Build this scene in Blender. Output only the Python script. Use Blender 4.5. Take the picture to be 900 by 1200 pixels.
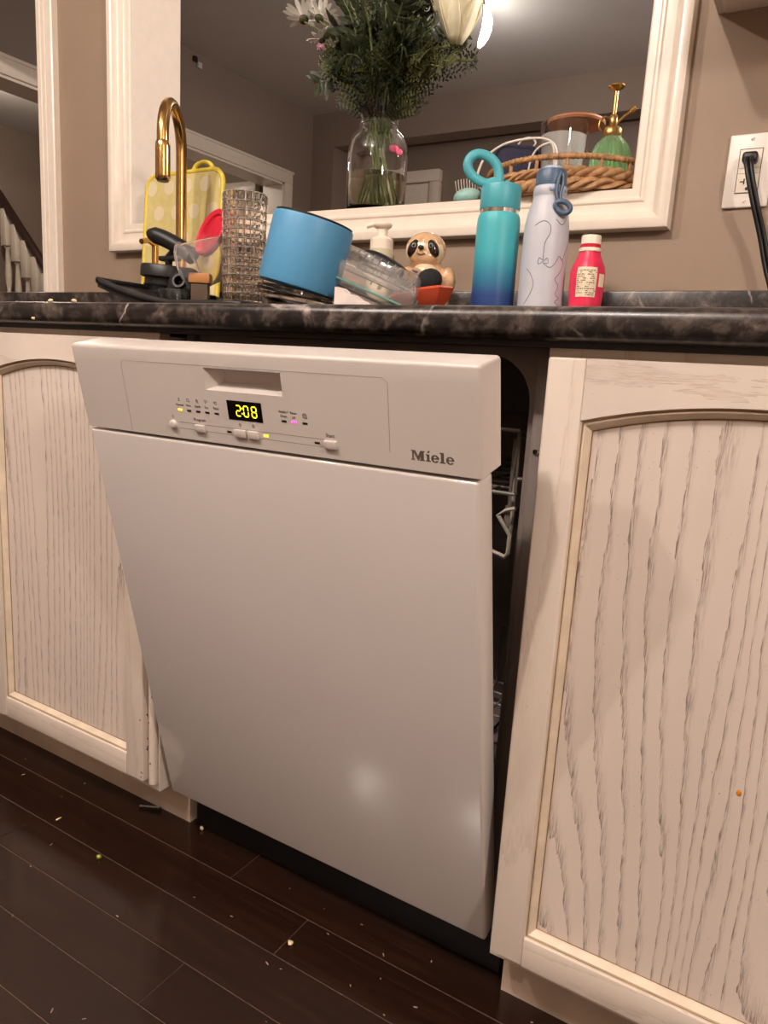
import bpy, bmesh, math, random
from mathutils import Vector, Matrix, Euler
from math import sin, cos, pi, radians
random.seed(7)
for _o in list(bpy.data.objects): bpy.data.objects.remove(_o)
SC = bpy.context.scene
COL = SC.collection

# ------------------------------------------------------------------ camera
CAM = Vector((0.8879, -0.798, 0.8395))
PITCH, YAW, ROLL, FPX = 0.1942, 0.536, -0.0596, 855.2
def make_camera():
    cy, sy, cp, sp = cos(YAW), sin(YAW), cos(PITCH), sin(PITCH)
    f = Vector((-sy*cp, cy*cp, -sp)); rt = Vector((cy, sy, 0)); dn = f.cross(rt)
    r2 = rt*cos(ROLL) + dn*sin(ROLL); d2 = dn*cos(ROLL) - rt*sin(ROLL)
    m = Matrix(((r2.x, -d2.x, -f.x, CAM.x), (r2.y, -d2.y, -f.y, CAM.y), (r2.z, -d2.z, -f.z, CAM.z), (0, 0, 0, 1)))
    cd = bpy.data.cameras.new('camera'); cd.sensor_fit = 'VERTICAL'; cd.sensor_height = 36.0
    cd.lens = FPX/1200*36; cd.clip_start = 0.02; cd.clip_end = 60
    co = bpy.data.objects.new('camera', cd); co.matrix_world = m; COL.objects.link(co); SC.camera = co
make_camera()

# ------------------------------------------------------------------ world, lights, exposure
w = bpy.data.worlds.new('world'); SC.world = w; w.use_nodes = True
w.node_tree.nodes['Background'].inputs[0].default_value = (1.0, 0.9, 0.82, 1)
w.node_tree.nodes['Background'].inputs[1].default_value = 0.02
SC.view_settings.view_transform = 'Standard'; SC.view_settings.look = 'None'
SC.view_settings.gamma = 1.0; SC.view_settings.use_curve_mapping = False
SC.view_settings.exposure = 0.0
WARM = (1.0, 0.87, 0.79)
LAMP_A = Vector((-0.70, -1.20, 2.33)); LAMP_B = Vector((0.21, -1.28, 2.33)); LAMP_D = Vector((0.21, -2.55, 2.33))
LAMP_R = Vector((2.30, -1.15, 1.92)); LAMP_DINE = Vector((1.05, 1.20, 1.78))
LAMP_BACK = Vector((-0.66, 2.42, 2.30)); LAMP_HALL = Vector((-3.6, 1.95, 2.36))
POWER = dict(A=62, B=72, D=12, R=86, DINE=60, BACK=3.5, HALL=18)
def lamp(name, loc, power, radius, col):
    l = bpy.data.lights.new(name, 'POINT'); l.energy = power; l.shadow_soft_size = radius; l.color = col
    o = bpy.data.objects.new(name, l); o.location = loc; COL.objects.link(o)
lamp('kitchen_bulb_light', LAMP_A, POWER['A'], 0.03, WARM)
lamp('kitchen_bulb_light', LAMP_B, POWER['B'], 0.03, WARM)
lamp('kitchen_bulb_light', LAMP_D, POWER['D'], 0.03, WARM)  # lamp added behind the camera as fill, to even out the door front
lamp('breakfast_bulb_light', LAMP_R + Vector((0, 0, -.05)), POWER['R'], 0.08, WARM)
lamp('dining_bulb_light', LAMP_DINE + Vector((0, 0, -.05)), POWER['DINE'], 0.06, (1.0, 0.88, 0.82))  # lamp added out of view to brighten the left jamb and back room
lamp('back_room_bulb_light', LAMP_BACK + Vector((0, 0, -.10)), POWER['BACK'], 0.06, (1.0, 0.95, 0.90))
lamp('hall_bulb_light', LAMP_HALL + Vector((0, 0, -.16)), POWER['HALL'], 0.06, (1.0, 0.85, 0.72))

# ------------------------------------------------------------------ materials
def srgb(r, g, b):
    def c(x):
        x /= 255.0
        return x/12.92 if x <= 0.04045 else ((x+0.055)/1.055)**2.4
    return (c(r), c(g), c(b), 1.0)
MATS = {}
class N:
    def __init__(s, name):
        s.m = bpy.data.materials.new(name); s.m.use_nodes = True; s.t = s.m.node_tree
        s.b = s.t.nodes['Principled BSDF']
    def n(s, typ, **kw):
        x = s.t.nodes.new(typ)
        for k, v in kw.items():
            if k.startswith('i_'):
                x.inputs[k[2:].replace('_', ' ')].default_value = v
            else: setattr(x, k, v)
        return x
    def l(s, a, b): s.t.links.new(a, b)
    def coord(s, scale=(1, 1, 1), out='Object'):
        c = s.n('ShaderNodeTexCoord'); mp = s.n('ShaderNodeMapping'); mp.inputs['Scale'].default_value = scale
        s.l(c.outputs[out], mp.inputs['Vector']); return mp.outputs[0]
    def noise(s, vec, scale, detail=3, rough=.5, dist=0):
        x = s.n('ShaderNodeTexNoise'); x.inputs['Scale'].default_value = scale; x.inputs['Detail'].default_value = detail
        x.inputs['Roughness'].default_value = rough; x.inputs['Distortion'].default_value = dist
        s.l(vec, x.inputs['Vector']); return x.outputs['Fac']
    def ramp(s, fac, stops):
        r = s.n('ShaderNodeValToRGB'); e = r.color_ramp.elements
        while len(e) < len(stops): e.new(0.5)
        for k, (p, c) in enumerate(stops):
            e[k].position = p; e[k].color = c if len(c) == 4 else (*c, 1)
        s.l(fac, r.inputs[0]); return r.outputs[0]
    def mr(s, v, a, b, c=0, d=1):
        x = s.n('ShaderNodeMapRange'); x.clamp = True
        for i, k in zip((1, 2, 3, 4), (a, b, c, d)): x.inputs[i].default_value = k
        s.l(v, x.inputs[0]); return x.outputs[0]
    def math(s, op, a, b=None):
        x = s.n('ShaderNodeMath', operation=op)
        for i, k in enumerate((a, b)):
            if k is None: continue
            if isinstance(k, (int, float)): x.inputs[i].default_value = k
            else: s.l(k, x.inputs[i])
        return x.outputs[0]
    def mix(s, fac, a, b):
        x = s.n('ShaderNodeMix', data_type='RGBA')
        if isinstance(fac, (int, float)): x.inputs[0].default_value = fac
        else: s.l(fac, x.inputs[0])
        for i, k in ((6, a), (7, b)):
            if isinstance(k, tuple): x.inputs[i].default_value = k
            else: s.l(k, x.inputs[i])
        return x.outputs[2]
    def col(s, c): s.l(c, s.b.inputs['Base Color'])
    def rough(s, r):
        if isinstance(r, (int, float)): s.b.inputs['Roughness'].default_value = r
        else: s.l(r, s.b.inputs['Roughness'])
    def bump(s, h, strength=.2, dist=.001):
        x = s.n('ShaderNodeBump'); x.inputs['Strength'].default_value = strength; x.inputs['Distance'].default_value = dist
        s.l(h, x.inputs['Height']); s.l(x.outputs[0], s.b.inputs['Normal'])
def simple(name, c, rough=.5, metal=0, var=.06, vscale=40, bump=0, bscale=300, spec=None, coat=0, emit=None, es=0, trans=0, ior=1.45, sss=0):
    if name in MATS: return MATS[name]
    k = N(name); v = k.coord(); f = k.noise(v, vscale, 4)
    c2 = tuple(max(0, x*(1-var*2)) for x in c[:3]) + (1,); c1 = tuple(min(1, x*(1+var)) for x in c[:3]) + (1,)
    k.col(k.ramp(f, [(.3, c2), (.7, c1)])); k.rough(rough); k.b.inputs['Metallic'].default_value = metal
    if bump: k.bump(k.noise(v, bscale, 3), bump, .001)
    if spec is not None: k.b.inputs['Specular IOR Level'].default_value = spec
    if coat: k.b.inputs['Coat Weight'].default_value = coat; k.b.inputs['Coat Roughness'].default_value = .08
    if emit: k.b.inputs['Emission Color'].default_value = emit; k.b.inputs['Emission Strength'].default_value = es
    if trans: k.b.inputs['Transmission Weight'].default_value = trans; k.b.inputs['IOR'].default_value = ior
    if sss:
        k.b.inputs['Subsurface Weight'].default_value = sss; k.b.inputs['Subsurface Radius'].default_value = (.01, .005, .003)
    MATS[name] = k.m; return k.m
def mat_oak(name, axis, base, dark, dens=62, warp=7.5, strength=.75, lo=.46):
    """pickled oak: open grain lines made of short pores; axis = direction of the grain"""
    k = N(name); c = k.n('ShaderNodeTexCoord'); sp = k.n('ShaderNodeSeparateXYZ'); k.l(c.outputs['Object'], sp.inputs[0])
    across, along = (sp.outputs[0], sp.outputs[2]) if axis == 'Z' else (sp.outputs[2], sp.outputs[0])
    cb = k.n('ShaderNodeCombineXYZ'); k.l(k.math('MULTIPLY', across, 4.6), cb.inputs[0]); k.l(k.math('MULTIPLY', along, .5), cb.inputs[1])
    wn = k.noise(cb.outputs[0], 1.0, 2.5, .42, .35)
    cb3 = k.n('ShaderNodeCombineXYZ'); k.l(k.math('MULTIPLY', across, 90), cb3.inputs[0]); k.l(k.math('MULTIPLY', along, 16), cb3.inputs[1])
    jn = k.noise(cb3.outputs[0], 1.0, 3, .6)
    h = k.math('ADD', k.math('MULTIPLY', across, dens), k.math('MULTIPLY', wn, warp))
    h = k.math('ADD', h, k.math('MULTIPLY', jn, .55))
    fr = k.math('FRACT', h)
    late = k.mr(fr, .0, lo, 1, 0)
    cb2 = k.n('ShaderNodeCombineXYZ'); k.l(k.math('MULTIPLY', across, 900), cb2.inputs[0]); k.l(k.math('MULTIPLY', along, 42), cb2.inputs[1])
    pore = k.mr(k.noise(cb2.outputs[0], 1.0, 2, .6), .42, .6)
    fac = k.math('MULTIPLY', k.math('MULTIPLY', late, late), k.math('ADD', k.math('MULTIPLY', pore, .85), .12))
    fac = k.math('MULTIPLY', fac, strength)
    blotch = k.noise(k.coord((5, 5, 2)), 1.0, 4)
    b2 = tuple(x*.86 for x in base[:3]) + (1,)
    basec = k.mix(k.mr(blotch, .35, .7), base, b2)
    sp_ = k.mr(k.noise(k.coord(), 330, 2), .74, .78); sp_ = k.math('MULTIPLY', sp_, .5)
    cc = k.mix(fac, basec, dark); cc = k.mix(sp_, cc, tuple(x*.5 for x in dark[:3])+(1,))
    k.col(cc); k.rough(.52); k.bump(k.math('MULTIPLY', fac, -1.0), .35, .0006)
    MATS[name] = k.m; return k.m
def mat_counter():
    k = N('black_marble_laminate'); v = k.coord()
    n1 = k.noise(v, 14, 8, .66, 1.4); n2 = k.noise(v, 60, 6, .7, .8)
    base = k.ramp(k.math('ADD', k.math('MULTIPLY', n1, .62), k.math('MULTIPLY', n2, .38)), [(.38, srgb(10, 9, 8)), (.48, srgb(34, 29, 27)), (.56, srgb(78, 69, 63)), (.66, srgb(136, 124, 114))])
    wv = k.n('ShaderNodeVectorMath', operation='ADD')
    nn = k.n('ShaderNodeTexNoise'); nn.inputs['Scale'].default_value = 6; nn.inputs['Detail'].default_value = 5; k.l(v, nn.inputs['Vector'])
    sc = k.n('ShaderNodeVectorMath', operation='SCALE'); sc.inputs['Scale'].default_value = .22; k.l(nn.outputs['Color'], sc.inputs[0])
    k.l(v, wv.inputs[0]); k.l(sc.outputs[0], wv.inputs[1])
    vo = k.n('ShaderNodeTexVoronoi', feature='DISTANCE_TO_EDGE'); vo.inputs['Scale'].default_value = 6; k.l(wv.outputs[0], vo.inputs['Vector'])
    vein = k.mr(vo.outputs['Distance'], 0, .020, 1, 0)
    vein = k.math('MULTIPLY', vein, k.mr(k.noise(v, 9, 3), .48, .56))
    k.col(k.mix(k.math('MULTIPLY', vein, .75), base, srgb(188, 176, 166))); k.rough(.30); k.bump(k.noise(v, 700, 2), .04, .0003)
    MATS['counter'] = k.m; return k.m
def mat_floor():
    k = N('espresso_hardwood'); oi = k.n('ShaderNodeObjectInfo'); v = k.coord((2.2, 34, 1))
    f = k.noise(v, 2.5, 6, .6, .8); r = oi.outputs['Random']
    base = k.ramp(f, [(.3, srgb(27, 16, 10)), (.55, srgb(40, 24, 16)), (.75, srgb(53, 32, 21))])
    base2 = k.mix(k.math('MULTIPLY', r, .55), base, srgb(30, 17, 12))
    dust = k.mr(k.noise(k.coord(), 420, 2), .735, .76); smear = k.mr(k.noise(k.coord((6, 9, 1)), 1.5, 5), .5, .75)
    c = k.mix(k.math('MULTIPLY', dust, .22), base2, srgb(150, 125, 105))
    k.col(c); k.rough(k.mr(smear, 0, 1, .15, .25)); k.bump(f, .06, .0006)
    MATS['floor'] = k.m; return k.m
def mat_wall(name, c, s=160, b=.12):
    k = N(name); v = k.coord(); f = k.noise(v, 3, 3); c2 = tuple(x*.94 for x in c[:3])+(1,)
    k.col(k.ramp(f, [(.35, c), (.7, c2)])); k.rough(.62); k.bump(k.noise(v, s, 4, .6), b, .002); MATS[name] = k.m; return k.m
def mat_grad(name, z0, z1, stops, rough=.35, metal=0, coat=0):
    k = N(name); c = k.n('ShaderNodeTexCoord'); sp = k.n('ShaderNodeSeparateXYZ'); k.l(c.outputs['Object'], sp.inputs[0])
    nz = k.noise(k.coord(), 120, 3); z = k.math('ADD', sp.outputs[2], k.math('MULTIPLY', k.math('SUBTRACT', nz, .5), .004))
    k.col(k.ramp(k.mr(z, z0, z1), stops)); k.rough(rough); k.b.inputs['Metallic'].default_value = metal
    k.bump(k.noise(k.coord(), 900, 2), .08, .0004)
    MATS[name] = k.m; return k.m
def mat_dots():
    k = N('cream_board_white_dots'); c = k.n('ShaderNodeTexCoord'); sp = k.n('ShaderNodeSeparateXYZ'); k.l(c.outputs['Object'], sp.inputs[0])
    S = 1/.062
    z = k.math('MULTIPLY', sp.outputs[2], S); x = k.math('MULTIPLY', sp.outputs[0], S)
    row = k.math('FLOOR', z); off = k.math('MULTIPLY', k.math('MODULO', k.math('ADD', row, 40), 2), .5)
    fx = k.math('SUBTRACT', k.math('FRACT', k.math('ADD', x, off)), .5); fz = k.math('SUBTRACT', k.math('FRACT', z), .5)
    d = k.math('SQRT', k.math('ADD', k.math('MULTIPLY', fx, fx), k.math('MULTIPLY', fz, fz)))
    m = k.mr(d, .27, .31, 1, 0); n = k.noise(k.coord(), 60, 3)
    k.col(k.mix(m, k.ramp(n, [(.3, srgb(206, 190, 122)), (.7, srgb(214, 200, 136))]), srgb(222, 208, 172))); k.rough(.45); MATS['dots'] = k.m; return k.m
def glass(name, c=(1, 1, 1, 1), rough=.02, ior=1.45):
    k = N(name); k.b.inputs['Transmission Weight'].default_value = 1; k.b.inputs['IOR'].default_value = ior
    n = k.noise(k.coord(), 30, 2); k.col(k.ramp(n, [(0, c), (1, tuple(x*.97 for x in c[:3])+(1,))])); k.rough(rough); MATS[name] = k.m; return k.m

PAINT = mat_wall('taupe_wall_paint', srgb(155, 134, 114))
PAINT2 = mat_wall('grey_taupe_back_room_paint', srgb(145, 129, 117))
CEIL = mat_wall('stippled_white_ceiling', srgb(208, 202, 196), 90, .5)
TRIM = simple('white_gloss_trim_paint', srgb(240, 228, 212), .28, var=.02, bump=.02, bscale=120)
OAKP = mat_oak('pickled_oak_panel', 'Z', srgb(222, 208, 196), srgb(104, 84, 68), 46, 20, .95)
OAKS = mat_oak('pickled_oak_stile', 'Z', srgb(226, 213, 199), srgb(170, 146, 126), 18, 16, .42)
OAKR = mat_oak('pickled_oak_rail', 'X', srgb(226, 213, 199), srgb(166, 142, 120), 18, 16, .5)
BEAD = simple('yellowed_oak_bead', srgb(224, 207, 184), .45, var=.08, vscale=25, bump=.05)
TOEM = simple('worn_toe_board', srgb(206, 186, 166), .6, var=.10, vscale=12, bump=.05)
GRIME = simple('brown_grime', srgb(96, 66, 36), .7, var=.2)
COUNTER = mat_counter()
FLOORM = mat_floor()
SEAM = simple('pale_floor_seam', srgb(104, 82, 66), .8, var=.2, vscale=200)
WHITE = simple('white_enamel', srgb(204, 197, 192), .11, var=.008, vscale=3)
WHITEP = simple('white_plastic', srgb(204, 196, 189), .33, var=.01, vscale=8)
PRINT = simple('dark_grey_print', srgb(84, 74, 66), .6, var=.05)
LOGOM = simple('grey_logo_metal', srgb(120, 108, 98), .35, .4, var=.05)
DARK = simple('grey_tub_frame', srgb(132, 121, 114), .45, var=.05, vscale=15)
BLACKP = simple('black_plastic', srgb(22, 21, 21), .42, var=.15, vscale=60, bump=.04)
BLACKG = simple('black_gloss', srgb(8, 8, 8), .12, var=.1)
STEEL = simple('brushed_steel', srgb(150, 146, 142), .3, 1.0, var=.08, vscale=80)
CHROME = simple('chrome', srgb(215, 212, 208), .1, 1.0, var=.03)
GOLD = simple('brushed_gold', srgb(212, 168, 106), .22, 1.0, var=.08, vscale=60)
BRASS = simple('aged_brass', srgb(196, 158, 100), .3, 1.0, var=.12, vscale=90)
GLASS = glass('clear_glass')
ACRYL = simple('clear_acrylic', (.97, .95, .93, 1), .04, var=.01, trans=.86, ior=1.42)
WATER = glass('cloudy_vase_water', (.90, .90, .70, 1), .04, 1.33)
GREENG = simple('green_glass', (.62, .96, .58, 1), .06, var=.03, trans=.82, ior=1.4)
FROST = simple('clear_thin_plastic', (.97, .94, .92, 1), .06, var=.02, trans=.93, ior=1.25)
TEALM = mat_grad('teal_to_navy_powder_coat', .0, .18, [(0, srgb(28, 44, 96)), (.30, srgb(32, 62, 122)), (.52, srgb(46, 134, 162)), (.68, srgb(62, 170, 182)), (1, srgb(70, 178, 186))], .45)
TEALP = simple('teal_plastic', srgb(76, 170, 182), .42, var=.03)
PALEB = simple('pale_grey_blue_coat', srgb(196, 198, 206), .42, var=.02, bump=.04, bscale=800)
SLATE = simple('slate_blue_plastic', srgb(78, 100, 124), .4, var=.04)
LIGHTB = simple('light_blue_plastic', srgb(176, 192, 216), .4, var=.02)
INK = simple('fine_grey_line_print', srgb(112, 112, 122), .5, var=.03)
PINK = simple('pink_bottle_sleeve', srgb(232, 52, 88), .35, var=.10, vscale=45)
CREAM = simple('cream_label', srgb(236, 220, 190), .5, var=.03)
REDM = simple('red_plastic', srgb(206, 30, 56), .28, var=.06)
PLATE = simple('white_outlet_plastic', srgb(240, 232, 222), .35, var=.01)
CAPW = simple('off_white_cap', srgb(240, 228, 208), .4, var=.02)
BLUEM = simple('sky_blue_silicone', srgb(84, 152, 194), .45, var=.03, vscale=12)
YELLOW = simple('yellow_silicone_edge', srgb(226, 202, 70), .45, var=.04)
DOTS = mat_dots()
WOOD = simple('light_wood', srgb(186, 126, 72), .5, var=.12, vscale=30)
WOODL = simple('warm_wood_lid', srgb(176, 118, 80), .5, var=.14, vscale=20)
MINT = simple('mint_plastic', srgb(150, 196, 186), .4, var=.05)
NAVY = simple('navy_fabric', srgb(40, 40, 64), .8, var=.12, vscale=200, bump=.2)
WCABLE = simple('white_cable', srgb(226, 218, 208), .45, var=.03)
WICKER = simple('golden_wicker', srgb(184, 140, 94), .6, var=.22, vscale=90, bump=.3, bscale=400)
WAX = simple('white_wax', srgb(206, 206, 200), .5, var=.03)
SOAPL = simple('translucent_cream_plastic', srgb(222, 214, 180), .35, var=.04, trans=.35)
FURB = simple('glazed_tan_ceramic', srgb(214, 172, 130), .22, var=.14, vscale=55, coat=.4)
FURL = simple('glazed_cream_ceramic', srgb(230, 206, 172), .2, var=.05, coat=.5)
EYEP = simple('glazed_dark_brown', srgb(40, 26, 20), .18, var=.1, coat=.5)
ORANGE = simple('glazed_orange_red', srgb(206, 84, 52), .25, var=.08, coat=.4)
SPONGE = simple('black_sponge', srgb(28, 28, 30), .9, var=.2, vscale=200, bump=.6, bscale=260)
PAPER = simple('white_paper_towel', srgb(228, 216, 206), .85, var=.03, bump=.3, bscale=90)
LEAF = simple('dark_green_leaf', srgb(52, 60, 36), .5, var=.28, vscale=50)
LEAF2 = simple('olive_fern_leaf', srgb(80, 82, 42), .5, var=.25, vscale=60)
STEM = simple('pale_green_stem', srgb(112, 124, 70), .5, var=.12)
PETALW = simple('white_petal', srgb(254, 250, 240), .55, var=.02)
PETALY = simple('cream_yellow_petal', srgb(246, 238, 204), .5, var=.08, vscale=30, sss=.1)
PETALP = simple('mauve_petal', srgb(214, 150, 176), .55, var=.12, vscale=70)
PETALR = simple('rose_petal', srgb(216, 84, 120), .5, var=.1)
CALYX = simple('dark_calyx', srgb(58, 60, 30), .6, var=.2)
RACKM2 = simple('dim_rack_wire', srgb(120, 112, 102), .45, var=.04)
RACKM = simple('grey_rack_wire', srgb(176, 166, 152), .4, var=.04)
def emis(name, c, s): return simple(name, c, .4, emit=c, es=s)
YDIG = emis('yellow_display_segment', (1.0, .85, .02, 1), 2.0)
AMB = emis('amber_led', (1.0, .55, .03, 1), 2.2)
MAG = emis('magenta_led', (1.0, .06, .42, 1), 2.4)
BULB = emis('lit_bulb', (1.0, .97, .92, 1), 14.0)
BULBW = emis('lit_warm_bulb', (1.0, .86, .72, 1), 8.0)

# ------------------------------------------------------------------ mesh helpers
class G:
    def __init__(s): s.v = []; s.f = []
    def add(s, vs, fs, M=None):
        o = len(s.v)
        s.v += [tuple(M @ Vector(p)) if M is not None else tuple(p) for p in vs]
        s.f += [tuple(i+o for i in f) for f in fs]; return s
    def box(s, x0, x1, y0, y1, z0, z1, M=None, bev=0, seg=2):
        if bev <= 0:
            v = [(x, y, z) for x in (x0, x1) for y in (y0, y1) for z in (z0, z1)]
            return s.add(v, [(0, 1, 3, 2), (4, 6, 7, 5), (0, 4, 5, 1), (2, 3, 7, 6), (0, 2, 6, 4), (1, 5, 7, 3)], M)
        bm = bmesh.new(); bmesh.ops.create_cube(bm, size=1)
        for p in bm.verts: p.co = Vector(((x0+x1)/2 + p.co.x*(x1-x0), (y0+y1)/2 + p.co.y*(y1-y0), (z0+z1)/2 + p.co.z*(z1-z0)))
        bmesh.ops.bevel(bm, geom=bm.edges[:], offset=bev, segments=seg, profile=.5, affect='EDGES')
        return s.frombm(bm, M)
    def frombm(s, bm, M=None):
        bm.verts.index_update(); s.add([p.co.copy() for p in bm.verts], [[q.index for q in f.verts] for f in bm.faces], M); bm.free(); return s
    def lathe(s, prof, n=32, M=None, caps=(True, True), squash=None):
        vs = []; fs = []; m = len(prof)
        for i in range(n):
            a = 2*pi*i/n; c, d = cos(a), sin(a)
            if squash:
                q = (abs(c)**squash + abs(d)**squash)**(-1/squash); c *= q; d *= q
            vs += [(r*c, r*d, z) for r, z in prof]
        for i in range(n):
            j = (i+1) % n
            fs += [(i*m+k, j*m+k, j*m+k+1, i*m+k+1) for k in range(m-1)]
        if caps[0] and prof[0][0] > 1e-5: fs.append(tuple(i*m for i in reversed(range(n))))
        if caps[1] and prof[-1][0] > 1e-5: fs.append(tuple(i*m+m-1 for i in range(n)))
        return s.add(vs, fs, M)
    def tube(s, path, r, n=8, closed=False, M=None, flat=1.0):
        P = [Vector(p) for p in path]; L = len(P); R = r if isinstance(r, (list, tuple)) else [r]*L
        T = []
        for i in range(L):
            a = P[(i-1) % L] if (closed or i > 0) else P[i]; b = P[(i+1) % L] if (closed or i < L-1) else P[i]
            t = (b-a); T.append(t.normalized() if t.length > 1e-9 else Vector((0, 0, 1)))
        up = Vector((0, 0, 1)) if abs(T[0].z) < .9 else Vector((1, 0, 0))
        u = T[0].cross(up).normalized(); vs = []; fs = []
        for i in range(L):
            u = (u - T[i]*u.dot(T[i])).normalized(); v = T[i].cross(u)
            vs += [P[i] + (u*cos(2*pi*k/n) + v*sin(2*pi*k/n)*flat)*R[i] for k in range(n)]
        for i in range(L if closed else L-1):
            j = (i+1) % L
            fs += [(i*n+k, i*n+(k+1) % n, j*n+(k+1) % n, j*n+k) for k in range(n)]
        if not closed: fs += [tuple(reversed(range(n))), tuple((L-1)*n+k for k in range(n))]
        return s.add(vs, fs, M)
    def prism(s, poly, z0, z1, M=None):
        n = len(poly); vs = [(x, y, z0) for x, y in poly] + [(x, y, z1) for x, y in poly]
        return s.add(vs, [tuple(reversed(range(n))), tuple(range(n, 2*n))] + [(i, (i+1) % n, n+(i+1) % n, n+i) for i in range(n)], M)
    def ell(s, c, r, n=16, m=10, M=None):
        c = Vector(c); prof = []
        vs = [(c.x, c.y, c.z-r[2])]; fs = []
        for j in range(1, m):
            a = -pi/2 + pi*j/m
            vs += [(c.x+r[0]*cos(a)*cos(2*pi*i/n), c.y+r[1]*cos(a)*sin(2*pi*i/n), c.z+r[2]*sin(a)) for i in range(n)]
        vs.append((c.x, c.y, c.z+r[2])); t = len(vs)-1
        for i in range(n):
            fs.append((0, 1+(i+1) % n, 1+i)); fs.append((t, t-n+i, t-n+(i+1) % n))
            for j in range(m-2): fs.append((1+j*n+i, 1+j*n+(i+1) % n, 1+(j+1)*n+(i+1) % n, 1+(j+1)*n+i))
        return s.add(vs, fs, M)
def worldoff(p):
    o = Vector((0, 0, 0))
    while p is not None: o += p.location; p = p.parent
    return o
def obj(name, g, mat, parent=None, smooth=35, origin=None):
    off = worldoff(parent) + (Vector(origin) if origin is not None else Vector((0, 0, 0)))
    me = bpy.data.meshes.new(name); me.from_pydata([tuple(Vector(p)-off) for p in g.v], [], g.f)
    bm = bmesh.new(); bm.from_mesh(me); bmesh.ops.recalc_face_normals(bm, faces=bm.faces[:]); bm.to_mesh(me); bm.free()
    me.materials.append(mat)
    if smooth:
        me.shade_smooth(); me.set_sharp_from_angle(angle=radians(smooth))
    o = bpy.data.objects.new(name, me); COL.objects.link(o); o.parent = parent
    if origin is not None: o.location = Vector(origin)
    return o
def share(o, loc, parent=None, name=None):
    c = o.copy(); COL.objects.link(c); c.location = loc
    if parent is not None: c.parent = parent
    return c
def tag(o, label=None, cat=None, group=None, kind=None):
    if label: o['label'] = label
    if cat: o['category'] = cat
    if group: o['group'] = group
    if kind: o['kind'] = kind
    return o
def thing(name, loc, label, cat, group=None):
    e = bpy.data.objects.new(name, None); e.empty_display_size = .05; e.location = loc; COL.objects.link(e)
    return tag(e, label, cat, group)
def one(name, g, mat, label, cat, origin, group=None, smooth=35):
    return tag(obj(name, g, mat, None, smooth, origin), label, cat, group)
def struct(name, g, mat, parent=None, smooth=0):
    o = obj(name, g, mat, parent, smooth)
    if parent is None: o['kind'] = 'structure'
    return o
def frame(o, x, y=None, z=None):
    """matrix with origin o, given local x and z directions"""
    z = Vector(z).normalized(); x = Vector(x); x = (x - z*x.dot(z)).normalized(); y = z.cross(x)
    o = Vector(o)
    return Matrix(((x.x, y.x, z.x, o.x), (x.y, y.y, z.y, o.y), (x.z, y.z, z.z, o.z), (0, 0, 0, 1)))
def T(x, y, z): return Matrix.Translation((x, y, z))
def smoothpath(pts, k=8, closed=False):
    P = [Vector(p) for p in pts]; n = len(P); out = []
    for i in range(n if closed else n-1):
        if closed: a, b, c, d = P[i-1], P[i], P[(i+1) % n], P[(i+2) % n]
        else: a, b, c, d = P[max(i-1, 0)], P[i], P[i+1], P[min(i+2, n-1)]
        for j in range(k):
            t = j/k
            out.append(.5*((2*b)+(c-a)*t+(2*a-5*b+4*c-d)*t*t+(3*b-3*c+d-a)*t**3))
    if not closed: out.append(P[-1])
    return out
def textg(body, size, M, align='CENTER'):
    cu = bpy.data.curves.new('t', 'FONT'); cu.body = body; cu.size = size; cu.align_x = align; cu.align_y = 'CENTER'; cu.resolution_u = 2
    cu.extrude = .00008
    o = bpy.data.objects.new('t', cu); COL.objects.link(o)
    dg = bpy.context.evaluated_depsgraph_get(); me = o.evaluated_get(dg).to_mesh()
    g = G().add([v.co.copy() for v in me.vertices], [tuple(p.vertices) for p in me.polygons], M)
    o.evaluated_get(dg).to_mesh_clear(); bpy.data.objects.remove(o); bpy.data.curves.remove(cu); return g

# ================================================================== STRUCTURE
YW0, YW1 = .634, .786            # kitchen wall with the pass-through
CH = 2.44
# floors
g = G().box(-5.2, 3.5, -3.2, 5.0, -.06, -.0012); FL = struct('floor', g, SEAM)
plank_w = .0828; y_ref = .0055
joints = {0: [.158], -1: [.318, -.75], -2: [-.234, .95], -3: [.226, -.9], -4: [-.42, .6]}
rnd = random.Random(3)
def plank(x0, x1, y1):
    key = round(x1-x0, 3); gg = G().box(x0+.0006, x1-.0006, y1-plank_w+.0007, y1-.0007, -.0012, 0, bev=.0004, seg=1)
    return obj('plank', gg, FLOORM, FL, 0, ((x0+x1)/2, y1-plank_w/2, 0))
for r in range(-18, 9):
    y1 = y_ref + plank_w*(r+1)
    if r in joints: js = sorted(joints[r])
    else: js = [rnd.uniform(-1.6, -.9), rnd.uniform(-.4, .5)]
    edges = [-2.3] + js + [1.7]
    for a, b in zip(edges[:-1], edges[1:]):
        if y1 <= .1 or True: plank(a, b, y1)
# kitchen / pass-through wall
PX0, PX1, PZ0, PZ1 = -.809, .523, 1.183, 2.08
LX0, LX1, LZ0, LZ1 = -2.05, -1.195, 1.004, 2.08
g = G()
g.box(-2.3, 3.4, YW0, YW1, 0, LZ0); g.box(LX1, 3.4, YW0, YW1, LZ0, PZ0)
g.box(-2.3, LX0, YW0, YW1, LZ0, CH); g.box(LX1, PX0, YW0, YW1, PZ0, CH); g.box(PX1, 3.4, YW0, YW1, PZ0, CH)
g.box(LX0, LX1, YW0, YW1, LZ1, CH); g.box(PX0, PX1, YW0, YW1, PZ1, CH)
struct('wall_back', g, PAINT)
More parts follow.
